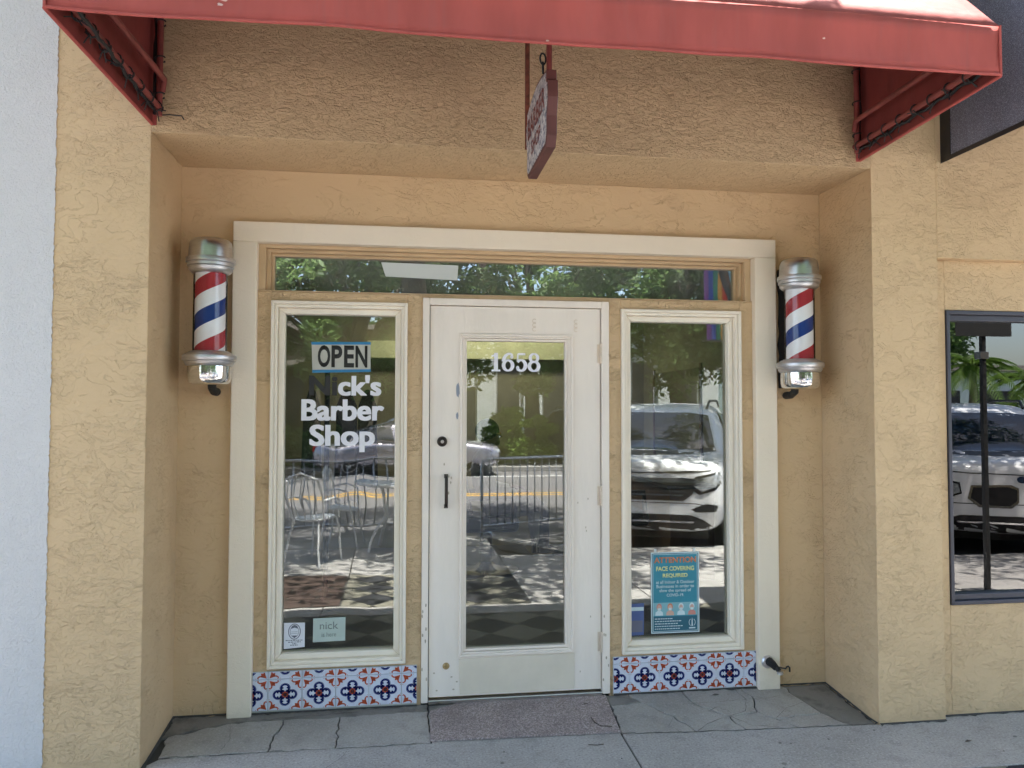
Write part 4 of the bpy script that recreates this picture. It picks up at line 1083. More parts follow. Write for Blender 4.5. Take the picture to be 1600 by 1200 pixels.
box('housing', 'white_metal', cl, -.30, 2.0, 3.75, 4.05, 2.66, 2.718)
box('tube', 'lamp', cl, -.26, 1.96, 3.80, 4.0, 2.62, 2.659)
# coat stand with dark capes
cs = thing('coat_stand', 'black coat stand with dark capes behind the left window', 'coat stand', (-.60, 2.5, .03))
MB().tube([(0, 0, .02), (0, 0, 1.95)], .022, 10).tube([(-.22, 0, .02), (0, 0, .05), (.22, 0, .02)], .018, 8).tube([(0, -.22, .02), (0, 0, .05), (0, .22, .02)], .018, 8).build('pole', 'black', cs, smooth=True, local=True)
for k, (dx, w, zz0) in enumerate(((.16, .10, .75), (.33, .09, .85), (-.12, .08, 1.0))):
    b = MB().prism([(dx - w, zz0), (dx - w * .3, zz0 - .03), (dx + w * .4, zz0 + .02), (dx + w, zz0), (dx + w * .8, 1.55), (dx + w * .25, 1.68), (dx - w * .25, 1.68), (dx - w * .8, 1.55)], -.06, .05, fXZ)
    b.build('cape', 'cape', cs, local=True, bevel=.02)
# barber chair and customer
def barber_chair(loc, rz, label):
    c = thing('barber_chair', label, 'barber chair', loc, rz, group='barber chairs inside the shop')
    MB().lathe([(.001, 0), (.30, 0), (.31, .03), (.10, .06), (.06, .10), (.06, .38), (.001, .38)], n=28).build('base', 'chrome', c, smooth=True, local=True)
    box('seat', 'leather', c, -.26, .26, -.24, .28, .40, .54, bevel=.04, local=True)
    MB().prism([(-.24, .53), (-.30, 1.02), (-.22, 1.04), (-.14, .55)], -.25, .25, lambda p, q, a: (a, p, q)).build('backrest', 'leather', c, bevel=.03, local=True)
    for s in (-1, 1): MB().tube([(s * .30, -.22, .50), (s * .30, -.22, .72), (s * .30, .20, .73), (s * .30, .22, .50)], .03, 8).build('armrest', 'leather', c, smooth=True, local=True)
    box('footrest', 'chrome', c, -.20, .20, .40, .60, .16, .20, bevel=.01, local=True)
    return c
ch = barber_chair((.80, 3.2, .03), -pi / 2, 'black barber chair with the seated customer inside the shop')
place(ch, (2.1, 3.4, .03), -pi / 2, 'empty black barber chair near the right wall inside the shop')
# seated person facing right (+X); built facing +Y locally, rotated
def skin_figure(name, joints, edges, mat, parent, root=0, sub=2):
    me = bpy.data.meshes.new(name)
    me.from_pydata([j[0] for j in joints], edges, []); me.materials.append(M[mat])
    o = bpy.data.objects.new(name, me); C.objects.link(o); o.parent = parent
    md = o.modifiers.new('skin', 'SKIN'); md.use_smooth_shade = True
    lay = me.skin_vertices[0].data if me.skin_vertices else None
    if lay is None:
        bm = bmesh.new(); bm.from_mesh(me); bm.verts.layers.skin.verify(); bm.to_mesh(me); bm.free(); lay = me.skin_vertices[0].data
    for i, j in enumerate(joints):
        r = j[1]; lay[i].radius = (r if isinstance(r, tuple) else (r, r)); lay[i].use_root = (i == root)
    s = o.modifiers.new('subsurf', 'SUBSURF'); s.levels = sub; s.render_levels = sub
    return o
pe = thing('person', 'person with black hair and glasses in pale shirt seated inside the shop', 'person', (.86, 3.2, .03), -pi / 2)
J = [((0, -.06, .60), (.17, .13)), ((0, -.08, .78), (.15, .115)), ((0, -.10, .95), (.17, .12)), ((0, -.09, 1.06), (.12, .09)), ((0, -.06, 1.15), .055),
     ((.20, -.09, 1.03), .062), ((.25, -.03, .80), .048), ((.22, .20, .76), .038), ((-.20, -.09, 1.03), .062), ((-.25, -.03, .80), .048), ((-.22, .20, .76), .038),
     ((.10, .02, .60), .095), ((.13, .40, .60), .072), ((.13, .44, .25), .050), ((.13, .46, .19), .045), ((-.10, .02, .60), .095), ((-.13, .40, .60), .072), ((-.13, .44, .25), .050), ((-.13, .46, .19), .045)]
Ed = [(0, 1), (1, 2), (2, 3), (3, 4), (3, 5), (5, 6), (6, 7), (3, 8), (8, 9), (9, 10), (0, 11), (11, 12), (12, 13), (13, 14), (0, 15), (15, 16), (16, 17), (17, 18)]
skin_figure('body', J, Ed, 'shirt', pe)
hm = MB().ball((0, -.03, 1.285), .105, 14, sc=(.76, .95, 1.12))
hm.prism([(.062, 1.285), (.092, 1.262), (.066, 1.250)], -.013, .013, fYZ)       # nose
hm.ball((0, .022, 1.215), .05, 8, sc=(.9, 1.0, .8))                              # jaw
hm.tube([(0, -.05, 1.12), (0, -.04, 1.22)], .052, 14)
for s in (-1, 1): hm.ball((s * .080, -.035, 1.280), .024, 6, sc=(.4, .8, 1.2))
hm.build('head', 'skin', pe, smooth='all', local=True)
MB().ball((0, -.050, 1.318), .118, 14, sc=(.86, .98, .98)).build('hair', 'hair', pe, smooth='all', local=True)
gl = MB()
for s in (-1, 1):
    gl.tube([(s * .034 + .022 * cos(a), .072, 1.293 + .016 * sin(a)) for a in [k * pi / 6 for k in range(12)]], .004, 5, closed=True)
    gl.tube([(s * .056, .070, 1.295), (s * .080, -.03, 1.298)], .003, 5)
gl.build('glasses', 'amber', pe, local=True)
for s in (-1, 1):
    hb = MB().ball((s * .215, .245, .765), .042, 8, sc=(.8, 1.1, .5))
    for k in range(4): hb.tube([(s * .215 + (k - 1.5) * .018, .275, .768), (s * .215 + (k - 1.5) * .020, .315, .765), (s * .215 + (k - 1.5) * .020, .335, .745)], .0085, 6)
    hb.tube([(s * .215 - s * .035, .24, .765), (s * .215 - s * .06, .27, .755)], .010, 6)
    hb.build('hand', 'skin', pe, smooth=True, local=True)
tr_ = MB()
for s in (-1, 1):
    tr_.tube([(s * .09, -.08, .60), (s * .11, .15, .62), (s * .13, .40, .62), (s * .13, .45, .58), (s * .13, .455, .25)], .098, 12, r1=.062)
tr_.build('trousers', 'jeans', pe, smooth=True, local=True)
for s in (-1, 1): MB().prism([(.40, .165), (.66, .165), (.655, .19), (.55, .23), (.50, .26), (.40, .26)], s * .13 - .045, s * .13 + .045, fYZ).build('shoe', 'leather', pe, local=True, bevel=.015)
# counter and mirror along the right wall
ct = thing('counter', 'brown wooden counter along the right wall inside the shop', 'counter', (2.6, 4, .03))
box('cabinet', 'wood', ct, 2.38, 2.795, 2.6, 4.5, .031, .84); box('worktop', 'leather', ct, 2.34, 2.797, 2.56, 4.54, .841, .88, bevel=.005)
mr = thing('wall_mirror', 'wall mirror above the counter inside the shop', 'mirror', (2.79, 3.6, 1.1)); box('plate', 'mirror', mr, 2.785, 2.797, 2.9, 4.2, 1.1, 1.95); 
frame_m = MB().box(2.78, 2.799, 2.86, 2.899, 1.06, 1.99).box(2.78, 2.799, 4.201, 4.24, 1.06, 1.99); frame_m.build('frame', 'wood', mr)
# room behind the right window
rm = thing('next_shop_interior', 'dark room behind the charcoal framed window', 'interior', (3.6, 2, 0))
MB().box(2.95, 6.0, 3.0, 3.1, 0, 2.9).box(2.91, 2.949, .52, 3.0, 0, 2.9).box(6.0, 6.1, .52, 3.1, 0, 2.9).build('wall', 'in_floor', rm)
box('floor', 'in_floor', rm, 2.95, 6.0, .52, 3.0, -.02, .04); box('ceiling', 'in_floor', rm, 2.95, 6.0, .52, 3.0, 2.75, 2.8)

# ================================================================== THE STREET BEHIND THE CAMERA (seen in the glass)
def setting(name, mat, pts, z0, z1, bevel=0):
    o = poly_slab(name, mat, None, pts, z0, lambda y: z1, bevel=bevel); tag(o, kind='structure'); return o
RZ = -.12
setting('road', 'asphalt', [(-60, -16.9), (80, -16.9), (80, -4.4), (1.9, -4.4), (1.2, -5.4), (-60, -5.4)], -.134, RZ)
setting('kerb', 'curb', [(-40, -5.42), (1.05, -5.42), (1.05, -5.26), (-40, -5.26)], -.13, .004, .015)
setting('kerb', 'curb', [(1.06, -5.42), (1.22, -5.42), (2.05, -4.28), (2.05, -4.11), (1.92, -4.11), (1.06, -5.30)], -.13, .004, .015)
setting('kerb', 'curb', [(2.06, -4.28), (40, -4.28), (40, -4.12), (2.06, -4.12)], -.13, .004, .015)
setting('lane_line', 'paint_y', [(-60, -11.02), (80, -11.02), (80, -10.90), (-60, -10.90)], RZ - .004, RZ + .004)
setting('lane_line', 'paint_y', [(-60, -11.34), (80, -11.34), (80, -11.22), (-60, -11.22)], RZ - .004, RZ + .004)
setting('edge_line', 'paint_w', [(-60, -15.4), (80, -15.4), (80, -15.25), (-60, -15.25)], RZ - .004, RZ + .004)
for k in range(6):
    x = 1.5 + k * 2.9
    setting('bay_line', 'paint_w', [(x, -4.5), (x + .12, -4.5), (x + 2.7, -9.0), (x + 2.58, -9.0)], RZ - .004, RZ + .004)
setting('kerb', 'curb', [(-60, -17.1), (80, -17.1), (80, -16.91), (-60, -16.91)], -.13, .01, .015)
setting('pavement', 'sidewalk', [(-60, -19.0), (80, -19.0), (80, -17.11), (-60, -17.11)], -.13, 0)
setting('lawn', 'grass', [(-60, -40), (80, -40), (80, -19.01), (-60, -19.01)], -.13, .01)

# ------------------------------------------------------------------ cars
def loft(sections):
    b = MB(); n = len(sections[0]); v = [p for s in sections for p in s]; f = []
    for i in range(len(sections) - 1):
        for k in range(n - 1): f.append((i * n + k, i * n + k + 1, (i + 1) * n + k + 1, (i + 1) * n + k))
        f.append((i * n + n - 1, i * n, (i + 1) * n, (i + 1) * n + n - 1))
    f.append(tuple(range(n - 1, -1, -1))); f.append(tuple((len(sections) - 1) * n + k for k in range(n)))
    return v, f
def car(name, label, paint, spec, loc, rz, group=None):
    """nose at local y=0 facing +y; the body runs to y=-length"""
    root = thing(name, label, 'car', loc, rz, group)
    L = spec['L']
    secs = []
    for u, w, z0, zt in spec['body']:
        half = [(0, z0), (w * .72, z0), (w * .95, z0 + .07), (w, z0 + (zt - z0) * .38), (w * .985, z0 + (zt - z0) * .72), (w * .93, zt - .055), (w * .80, zt), (w * .40, zt + .022), (0, zt + .03)]
        ring_ = half + [(-x, z) for x, z in half[-2:0:-1]]
        secs.append([(x, -u, z) for x, z in ring_])
    v, f = loft(secs)
    b = MB().add(v, f)
    secs = []
    for u, wb, wr, zb, zr in spec['cabin']:
        half = [(0, zb), (wb, zb), (wb * .99, zb + (zr - zb) * .25), (wb + (wr - wb) * .72, zb + (zr - zb) * .72), (wr, zr - .045), (wr * .82, zr), (wr * .4, zr + .018), (0, zr + .025)]
        ring_ = half + [(-x, z) for x, z in half[-2:0:-1]]
        secs.append([(x, -u, z) for x, z in ring_])
    v, f = loft(secs); b.add(v, f)
    body = b.build('body', paint, root, smooth='all', local=True, subsurf=2)
    dg = bpy.context.evaluated_depsgraph_get(); dg.update()
    ev = body.evaluated_get(dg); me = ev.to_mesh()
    bvh = BVHTree.FromPolygons([v.co[:] for v in me.vertices], [p.vertices[:] for p in me.polygons]); ev.to_mesh_clear()
    def patch(nm, poly, mat, view, off=.006, parent=None, step=.06, thick=.004):
        """outline in front (x,z), rear, or side (y,z) view laid on the body"""
        ax = {'front': (0, 2), 'rear': (0, 2), 'left': (1, 2), 'right': (1, 2)}[view]
        d = {'front': Vector((0, -1, 0)), 'rear': Vector((0, 1, 0)), 'left': Vector((1, 0, 0)), 'right': Vector((-1, 0, 0))}[view]
        bm = bmesh.new()
        vs = []
        for p in poly:
            c = [0, 0, 0]; c[ax[0]] = p[0]; c[2] = p[1]; vs.append(bm.verts.new(c))
        bm.faces.new(vs); 
        bmesh.ops.triangulate(bm, faces=bm.faces[:])
        for _ in range(3):
            es = [e for e in bm.edges if e.calc_length() > step]
            if not es: break
            bmesh.ops.subdivide_edges(bm, edges=es, cuts=1); bmesh.ops.triangulate(bm, faces=[q for q in bm.faces if len(q.verts) > 3])
        dead = []
        for q in bm.verts:
            o = q.co - d * 9
            h = bvh.ray_cast(o, d)
            if h[0] is None: dead.append(q)
            else: q.co = h[0] - d * off
        if dead: bmesh.ops.delete(bm, geom=dead, context='VERTS')
        bmesh.ops.recalc_face_normals(bm, faces=bm.faces)
        me = bpy.data.meshes.new(nm); bm.to_mesh(me); bm.free(); me.materials.append(M[mat])
        me.polygons.foreach_set('use_smooth', [True] * len(me.polygons))
        o = bpy.data.objects.new(nm, me); C.objects.link(o); o.parent = parent or root
        return o
    mir = lambda P: [(-x, z) for x, z in P][::-1]
    for nm, P, mat, view, off, both in spec['patches']:
        patch(nm, P, mat, view, off)
        if both: 
            if view in ('front', 'rear'): patch(nm, mir(P), mat, view, off)
            else: patch(nm, P, mat, 'right' if view == 'left' else 'left', off)
    W2 = spec['track']; R = spec['R']
    for yy in (-spec['axles'][0], -spec['axles'][1]):
        for s in (-1, 1):
            MB().lathe([(R + .055, -.012), (R + .055, .010), (.05, .012)], (s * (W2 + .012), yy, R), 28, 'x', sx=1).build('wheel_arch', 'carblack', root, local=True)
            t = MB().lathe([(R * .66, -.10), (R * .93, -.11), (R, -.08), (R, .08), (R * .93, .105), (R * .66, .10)], (s * (W2 - .07), yy, R), 32, 'x').build('wheel', 'tyre', root, smooth=True, local=True)
            rb = MB(); xo = s * (W2 + .035)
            rb.lathe([(R * .68, -.02), (R * .68, .02), (R * .60, .02), (R * .60, -.02)], (xo, yy, R), 28, 'x')
            for k in range(5):
                a = 2 * pi * k / 5 + .3
                rb.tube([(xo, yy + .04 * cos(a), R + .04 * sin(a)), (xo - s * .01, yy + R * .63 * cos(a), R + R * .63 * sin(a))], .028, 6)
            rb.lathe([(.001, -.025), (.05, -.025), (.05, .025), (.001, .025)], (xo, yy, R), 14, 'x')
            rb.build('rim', 'rim', t, smooth=True, local=True)
    if 'mirror' in spec:
        for s in (-1, 1): MB().ball((s * (spec['mirror'][0]), -spec['mirror'][1], spec['mirror'][2]), .11, 8, sc=(1, .6, .75)).build('side_mirror', paint, root, smooth='all', local=True)
    for s in ((-1, 1) if spec.get('rails') else ()):
        MB().tube([(s * .62, -2.1, 1.70), (s * .64, -2.3, 1.80), (s * .65, -3.6, 1.82), (s * .63, -4.4, 1.74)], .018, 8).build('roof_rail', 'carblack', root, smooth=True, local=True)
    MB().box(-spec['track'] * .85, spec['track'] * .85, -L + .25, -.35, .17, .42).build('underbody', 'carblack', root, local=True)
    return root
SUV = dict(L=4.9, track=.90, R=.37, axles=(.95, 3.78), mirror=(1.07, 1.75, 1.16), rails=True,
    body=[(0, .80, .40, .96), (.012, .84, .36, 1.00), (.05, .90, .30, 1.045), (.14, .955, .27, 1.075), (.35, .985, .25, 1.10), (.8, .995, .25, 1.13), (1.3, 1.0, .25, 1.17), (2.2, 1.0, .25, 1.16), (3.4, 1.0, .25, 1.15), (4.4, .98, .28, 1.14), (4.78, .93, .34, 1.08), (4.88, .84, .42, 1.0)],
    cabin=[(1.16, .90, .72, 1.08, 1.13), (1.30, .91, .74, 1.08, 1.24), (1.75, .92, .73, 1.08, 1.58), (2.10, .93, .72, 1.08, 1.715), (2.6, .93, .72, 1.08, 1.76), (3.4, .93, .71, 1.08, 1.75), (4.2, .92, .69, 1.08, 1.70), (4.62, .90, .66, 1.08, 1.58), (4.82, .86, .62, 1.08, 1.2)],
    patches=[('windshield', [(-.78, 1.195), (-.4, 1.175), (0, 1.17), (.4, 1.175), (.78, 1.195), (.655, 1.60), (.4, 1.64), (-.4, 1.64), (-.655, 1.60)], 'carglass', 'front', .006, False),
        ('side_window', [(-1.85, 1.19), (-2.85, 1.19), (-2.85, 1.62), (-2.35, 1.64)], 'carglass', 'left', .006, True),
        ('side_window', [(-2.93, 1.19), (-3.75, 1.20), (-3.75, 1.60), (-2.93, 1.63)], 'carglass', 'left', .006, True),
        ('side_window', [(-3.83, 1.21), (-4.45, 1.25), (-4.3, 1.56), (-3.83, 1.60)], 'carglass', 'left', .006, True),
        ('rear_window', [(-.68, 1.2), (.68, 1.2), (.58, 1.56), (-.58, 1.56)], 'carglass', 'rear', .006, False),
        ('grille', [(-.62, .72), (-.52, .64), (.52, .64), (.62, .72), (.68, .86), (.60, .89), (-.60, .89), (-.68, .86)], 'carblack', 'front', .006, False),
        ('grille_bar', [(-.70, .855), (0, .845), (.70, .855), (.76, .90), (.5, .905), (0, .895), (-.5, .905), (-.76, .90)], 'carchrome', 'front', .020, False),
        ('grille_bar', [(-.50, .695), (.50, .695), (.53, .715), (-.53, .715)], 'carchrome', 'front', .016, False),
        ('grille_slat', [(-.55, .74), (.55, .74), (.56, .757), (-.56, .757)], 'cargrey', 'front', .012, False),
        ('grille_slat', [(-.57, .79), (.57, .79), (.58, .807), (-.58, .807)], 'cargrey', 'front', .012, False),
        ('headlight_housing', [(.56, .80), (.70, .715), (.87, .77), (.955, .86), (.965, .965), (.90, .972), (.66, .92)], 'carblack', 'front', .008, True),
        ('headlight', [(.64, .81), (.73, .755), (.87, .805), (.94, .88), (.95, .948), (.88, .945), (.68, .893)], 'lamp_clear', 'front', .014, True),
        ('lower_intake', [(-.80, .285), (.80, .285), (.84, .36), (.74, .44), (.60, .485), (-.60, .485), (-.74, .44), (-.84, .36)], 'carblack', 'front', .006, False),
        ('cowl', [(-.80, 1.150), (-.4, 1.135), (0, 1.13), (.4, 1.135), (.80, 1.150), (.79, 1.19), (.4, 1.172), (0, 1.167), (-.4, 1.172), (-.79, 1.19)], 'carblack', 'front', .004, False),
        ('bonnet_gap', [(-.86, .985), (-.5, .955), (0, .945), (.5, .955), (.86, .985), (.86, .997), (.5, .967), (0, .957), (-.5, .967), (-.86, .997)], 'carblack', 'front', .004, False),
        ('bumper_gap', [(-.90, .565), (-.66, .61), (.66, .61), (.90, .565), (.90, .575), (.66, .62), (-.66, .62), (-.90, .575)], 'cargrey', 'front', .004, False),
        ('skid_trim', [(-.62, .395), (.62, .395), (.64, .415), (-.64, .415)], 'carchrome', 'front', .014, False),
        ('fog_light_recess', [(.60, .55), (.66, .52), (.88, .53), (.90, .60), (.78, .62)], 'carblack', 'front', .007, True),
        ('lower_trim', [(-1.5, .27), (-3.3, .27), (-3.3, .38), (-1.5, .38)], 'carblack', 'left', .006, True),
        ('door_handle', [(-2.65, .97), (-2.82, .97), (-2.82, 1.0), (-2.65, 1.0)], 'carchrome', 'left', .02, True),
        ('door_handle', [(-3.5, .97), (-3.67, .97), (-3.67, 1.0), (-3.5, 1.0)], 'carchrome', 'left', .02, True),
        ('tail_light', [(.62, .85), (.88, .85), (.88, 1.05), (.62, 1.0)], 'lamp_red', 'rear', .01, True),
        ('rear_bumper', [(-.75, .45), (.75, .45), (.75, .62), (-.75, .62)], 'carblack', 'rear', .01, False)])
import copy
SUV2 = copy.deepcopy(SUV)
SUV2['patches'] = [p for p in SUV['patches'] if p[0] not in ('grille', 'grille_bar', 'grille_slat', 'headlight_housing', 'headlight', 'fog_light_recess')] + [
    ('grille', [(.05, .66), (.12, .60), (.40, .60), (.50, .68), (.47, .80), (.12, .81), (.05, .78)], 'carblack', 'front', .010, True),
    ('grille_surround', [(.03, .64), (.10, .575), (.42, .575), (.53, .67), (.49, .825), (.10, .835), (.03, .80)], 'carchrome', 'front', .005, True),
    ('emblem', [(.05 * cos(k * pi / 8), .90 + .04 * sin(k * pi / 8)) for k in range(16)], 'carblue', 'front', .014, False),
    ('headlight', [(.60, .74), (.70, .70), (.92, .76), (.95, .86), (.80, .87), (.62, .83)], 'lamp_clear', 'front', .012, True),
    ('headlight_housing', [(.58, .72), (.70, .68), (.93, .74), (.965, .88), (.80, .89), (.60, .85)], 'carblack', 'front', .007, True),
    ('fog_light_recess', [(.60, .40), (.88, .38), (.90, .52), (.74, .50)], 'carblack', 'front', .008, True)]
SED = dict(L=4.8, track=.84, R=.33, axles=(.95, 3.75), mirror=(.98, 1.75, .98),
    body=[(0, .62, .42, .66), (.04, .78, .30, .74), (.16, .87, .23, .78), (.5, .915, .21, .84), (1.0, .925, .21, .90), (1.5, .925, .21, .94), (2.4, .925, .21, .95), (3.5, .92, .21, .97), (4.2, .90, .24, .99), (4.65, .85, .30, .96), (4.78, .74, .40, .85)],
    cabin=[(1.30, .80, .62, .88, .92), (1.55, .81, .62, .88, 1.08), (2.05, .82, .60, .88, 1.36), (2.5, .82, .59, .88, 1.43), (3.1, .82, .58, .88, 1.41), (3.7, .80, .57, .88, 1.24), (4.15, .76, .55, .88, 1.0)],
    patches=[('windshield', [(-.68, .99), (.68, .99), (.55, 1.30), (.3, 1.33), (-.3, 1.33), (-.55, 1.30)], 'carglass', 'front', .006, False),
        ('rear_window', [(-.62, 1.02), (.62, 1.02), (.50, 1.28), (-.50, 1.28)], 'carglass', 'rear', .006, False),
        ('side_window', [(-1.75, .98), (-2.65, .98), (-2.65, 1.33), (-2.2, 1.30)], 'carglass', 'left', .006, True),
        ('side_window', [(-2.73, .98), (-3.75, 1.0), (-3.4, 1.27), (-2.73, 1.33)], 'carglass', 'left', .006, True),
        ('grille', [(-.4, .50), (.4, .50), (.46, .62), (-.46, .62)], 'carblack', 'front', .008, False),
        ('headlight', [(.46, .60), (.60, .56), (.80, .62), (.82, .70), (.55, .67)], 'lamp_clear', 'front', .01, True),
        ('lower_intake', [(-.6, .30), (.6, .30), (.6, .40), (-.6, .40)], 'carblack', 'front', .006, False),
        ('tail_light', [(.38, .74), (.78, .74), (.78, .90), (.40, .84)], 'lamp_red', 'rear', .01, True),
        ('number_plate_recess', [(-.24, .62), (.24, .62), (.24, .75), (-.24, .75)], 'carblack', 'rear', .008, False),
        ('rear_bumper', [(-.65, .36), (.65, .36), (.65, .48), (-.65, .48)], 'carblack', 'rear', .008, False),
        ('door_handle', [(-2.5, .85), (-2.66, .85), (-2.66, .88), (-2.5, .88)], 'carchrome', 'left', .016, True),
        ('door_handle', [(-3.4, .86), (-3.56, .86), (-3.56, .89), (-3.4, .89)], 'carchrome', 'left', .016, True)])
car('parked_suv', 'white suv parked nose in, reflected in the poster window', 'carwhite', SUV, (2.70, -4.45, RZ), rad(27), 'cars parked along the street')
car('parked_suv', 'white suv with split grille, reflected in the charcoal framed window', 'carwhite', SUV2, (6.85, -4.45, RZ), rad(26), 'cars parked along the street')
car('parked_car', 'silver saloon parked side on across the road', 'carsilver', SED, (2.55, -16.15, RZ), rad(-90), 'cars parked along the street')
car('parked_car', 'grey hatchback across the road with red tail lights facing', 'cargrey', SUV, (5.0, -21.5, RZ), rad(170), 'cars parked along the street')
car('parked_car', 'dark blue car across the road beyond the white suv', 'carblue', SED, (15.5, -16.1, RZ), rad(-90), 'cars parked along the street')
car('parked_car', 'silver car farther along the opposite kerb at right', 'carsilver', SED, (23.0, -16.1, RZ), rad(-90), 'cars parked along the street')
car('parked_car', 'grey car on the opposite kerb behind the silver saloon', 'cargrey', SED, (-3.3, -16.1, RZ), rad(-90), 'cars parked along the street')

# ------------------------------------------------------------------ barricades
def barricade(loc, rz, label):
    b = thing('barricade', label, 'barricade', loc, rz, group='steel crowd barricades at the kerb')
    Wd, H = 2.05, 1.05
    pts = [(-Wd / 2, 0, .12), (-Wd / 2, 0, H - .1), (-Wd / 2 + .03, 0, H - .03), (-Wd / 2 + .1, 0, H), (Wd / 2 - .1, 0, H), (Wd / 2 - .03, 0, H - .03), (Wd / 2, 0, H - .1), (Wd / 2, 0, .12)]
    MB().tube(pts, .019, 10).tube([(-Wd / 2, 0, .22), (Wd / 2, 0, .22)], .015, 8).build('frame', 'galv', b, smooth=True, local=True)
    me = None
    for k in range(17):
        x = -Wd / 2 + (k + 1) * Wd / 18
        if me is None:
            o = MB().tube([(0, 0, .22), (0, 0, H)], .008, 6).build('bar', 'galv', b, smooth=True, local=True); me = o.data
        else:
            o = bpy.data.objects.new('bar', me); C.objects.link(o); o.parent = b
        o.location = (x, 0, 0)
    for x in (-Wd / 2 + .12, Wd / 2 - .12):
        MB().tube([(x, -.30, .0), (x, -.22, .07), (x, 0, .14), (x, .22, .07), (x, .30, .0)], .017, 8).build('foot', 'galv', b, smooth=True, local=True)
    return b
b0 = barricade((-.62, -5.62, RZ), rad(3), 'galvanised barricade at the kerb behind the white tables')
place(b0, (1.95, -5.95, RZ), rad(-24), 'galvanised barricade standing askew beside the white suv')
place(b0, (-2.75, -5.6, RZ), rad(-2), 'galvanised barricade farthest left along the kerb')

# ------------------------------------------------------------------ white bistro furniture
def bistro_table(loc, label):
    t = thing('bistro_table', label, 'table', loc, rad(12), group='white metal tables and chairs on the pavement')
    MB().lathe([(.001, .70), (.33, .70), (.345, .71), (.345, .73), (.001, .735)], n=30).build('tabletop', 'white_metal', t, smooth=True, local=True)
    for k in range(3):
        a = 2 * pi * k / 3
        MB().tube([(.12 * cos(a), .12 * sin(a), .70), (.05 * cos(a), .05 * sin(a), .38), (.28 * cos(a), .28 * sin(a), 0)], .013, 8).build('leg', 'white_metal', t, smooth=True, local=True)
    return t
def bistro_chair(loc, rz, label):
    c = thing('bistro_chair', label, 'chair', loc, rz, group='white metal tables and chairs on the pavement')
    MB().lathe([(.001, .43), (.19, .43), (.205, .44), (.20, .455), (.001, .445)], n=26).build('seat', 'white_metal', c, smooth=True, local=True)
    MB().tube([(-.19, -.12, .44), (-.20, -.20, .70), (-.17, -.24, .86), (0, -.26, .92), (.17, -.24, .86), (.20, -.20, .70), (.19, -.12, .44)], .012, 8).build('back_frame', 'white_metal', c, smooth=True, local=True)
    for k in range(-2, 3): MB().tube([(k * .065, -.19, .46), (k * .075, -.235, .70), (k * .055, -.25, .90)], .006, 6).build('back_bar', 'white_metal', c, smooth=True, local=True)
    for sx, sy in ((1, 1), (-1, 1), (1, -1), (-1, -1)):
        MB().tube([(sx * .15, sy * .15, .44), (sx * .18, sy * .19, .2), (sx * .21, sy * .23, 0)], .011, 8).build('leg', 'white_metal', c, smooth=True, local=True)
    for s in (-1, 1): MB().tube([(s * .20, -.19, .66), (s * .25, 0, .67), (s * .23, .14, .62), (s * .18, .16, .44)], .010, 8).build('armrest', 'white_metal', c, smooth=True, local=True)
    return c
bistro_table((-.12, -4.55, 0), 'round white bistro table between its two chairs')
c0 = bistro_chair((-.62, -4.75, 0), rad(-80), 'white bistro chair facing the table from the left')
place(c0, (.30, -4.9, 0), rad(60), 'white bistro chair at the right of the table, by the kerb')
place(c0, (-.85, -3.9, 0), rad(-150), 'white bistro chair set apart on the brick strip')

# ------------------------------------------------------------------ posts, lamp, flag, street sign
ps = thing('street_sign', 'dark perforated steel sign post with the back of a rectangular sign', 'street sign', (4.87, -2.62, 0))
MB().box(4.853, 4.889, -2.63, -2.59, 0, 2.75).build('post', 'post', ps, bevel=.004)
hb = MB()
for k in range(26): hb.lathe([(.001, -.002), (.011, -.002), (.011, .001)], (4.87, -2.5885, .15 + k * .1), 8, 'y')
hb.build('hole', 'mortar', ps)
box('sign_plate', 'sign_grey', ps, 4.60, 5.12, -2.585, -2.58, 2.17, 2.78, bevel=.002)
box('clamp', 'galv', ps, 4.83, 4.91, -2.657, -2.583, 1.98, 2.04, bevel=.003)
box('base_plate', 'sign_grey', ps, 4.74, 5.0, -2.75, -2.49, 0, .03, bevel=.005)
lp = thing('lamp_post', 'tall dark lamp post with a rainbow flag banner by the kerb', 'lamp post', (4.28, -5.02, 0))
lp.location = (4.28, -5.02, RZ)
MB().lathe([(.14, RZ), (.14, .25), (.09, .32), (.075, 1.2), (.065, 5.2), (.001, 5.25)], (4.28, -5.02, 0), 18).build('post', 'post', lp, smooth=True)
MB().tube([(4.28, -5.02, 3.46), (3.74, -5.02, 3.46)], .015, 8).tube([(4.28, -5.02, 2.42), (3.74, -5.02, 2.42)], .015, 8).build('banner_arm', 'post', lp, smooth=True)
MB().lathe([(.02, 5.2), (.22, 5.3), (.26, 5.5), (.15, 5.75), (.001, 5.85)], (4.28, -5.02, 0), 18).build('lantern', 'white_metal', lp, smooth=True)
fg = thing('pride_flag', 'rainbow flag with black and brown chevrons hanging on the lamp post', 'flag', (4.0, -5.02, 2.45))
fz0, fz1 = 2.43, 3.45; fx = 3.79
for k, m in enumerate(('f_purple', 'f_blue', 'f_green', 'f_orange', 'f_red')):
    box('stripe', m, fg, fx + k * .060, fx + (k + 1) * .060, -5.026, -5.016, fz0, fz1)
box('stripe', 'f_cyan', fg, fx + .30, fx + .40, -5.026, -5.016, fz0, fz1)
for k, m in enumerate(('f_black', 'f_brown')):
    o_ = k * .075
    MB().prism([(fx + .13 + o_, fz1 - .002), (fx + .205 + o_, fz1 - .002), (min(fx + .40, fx + .385 + o_), fz1 - .52), (min(fx + .40, fx + .31 + o_), fz1 - .52)], -5.014, -5.0145 + .001, fXZ).build('chevron', m, fg)
bs = thing('street_name_sign', 'blue street name sign high across the road', 'street sign', (10.6, -18, 0))
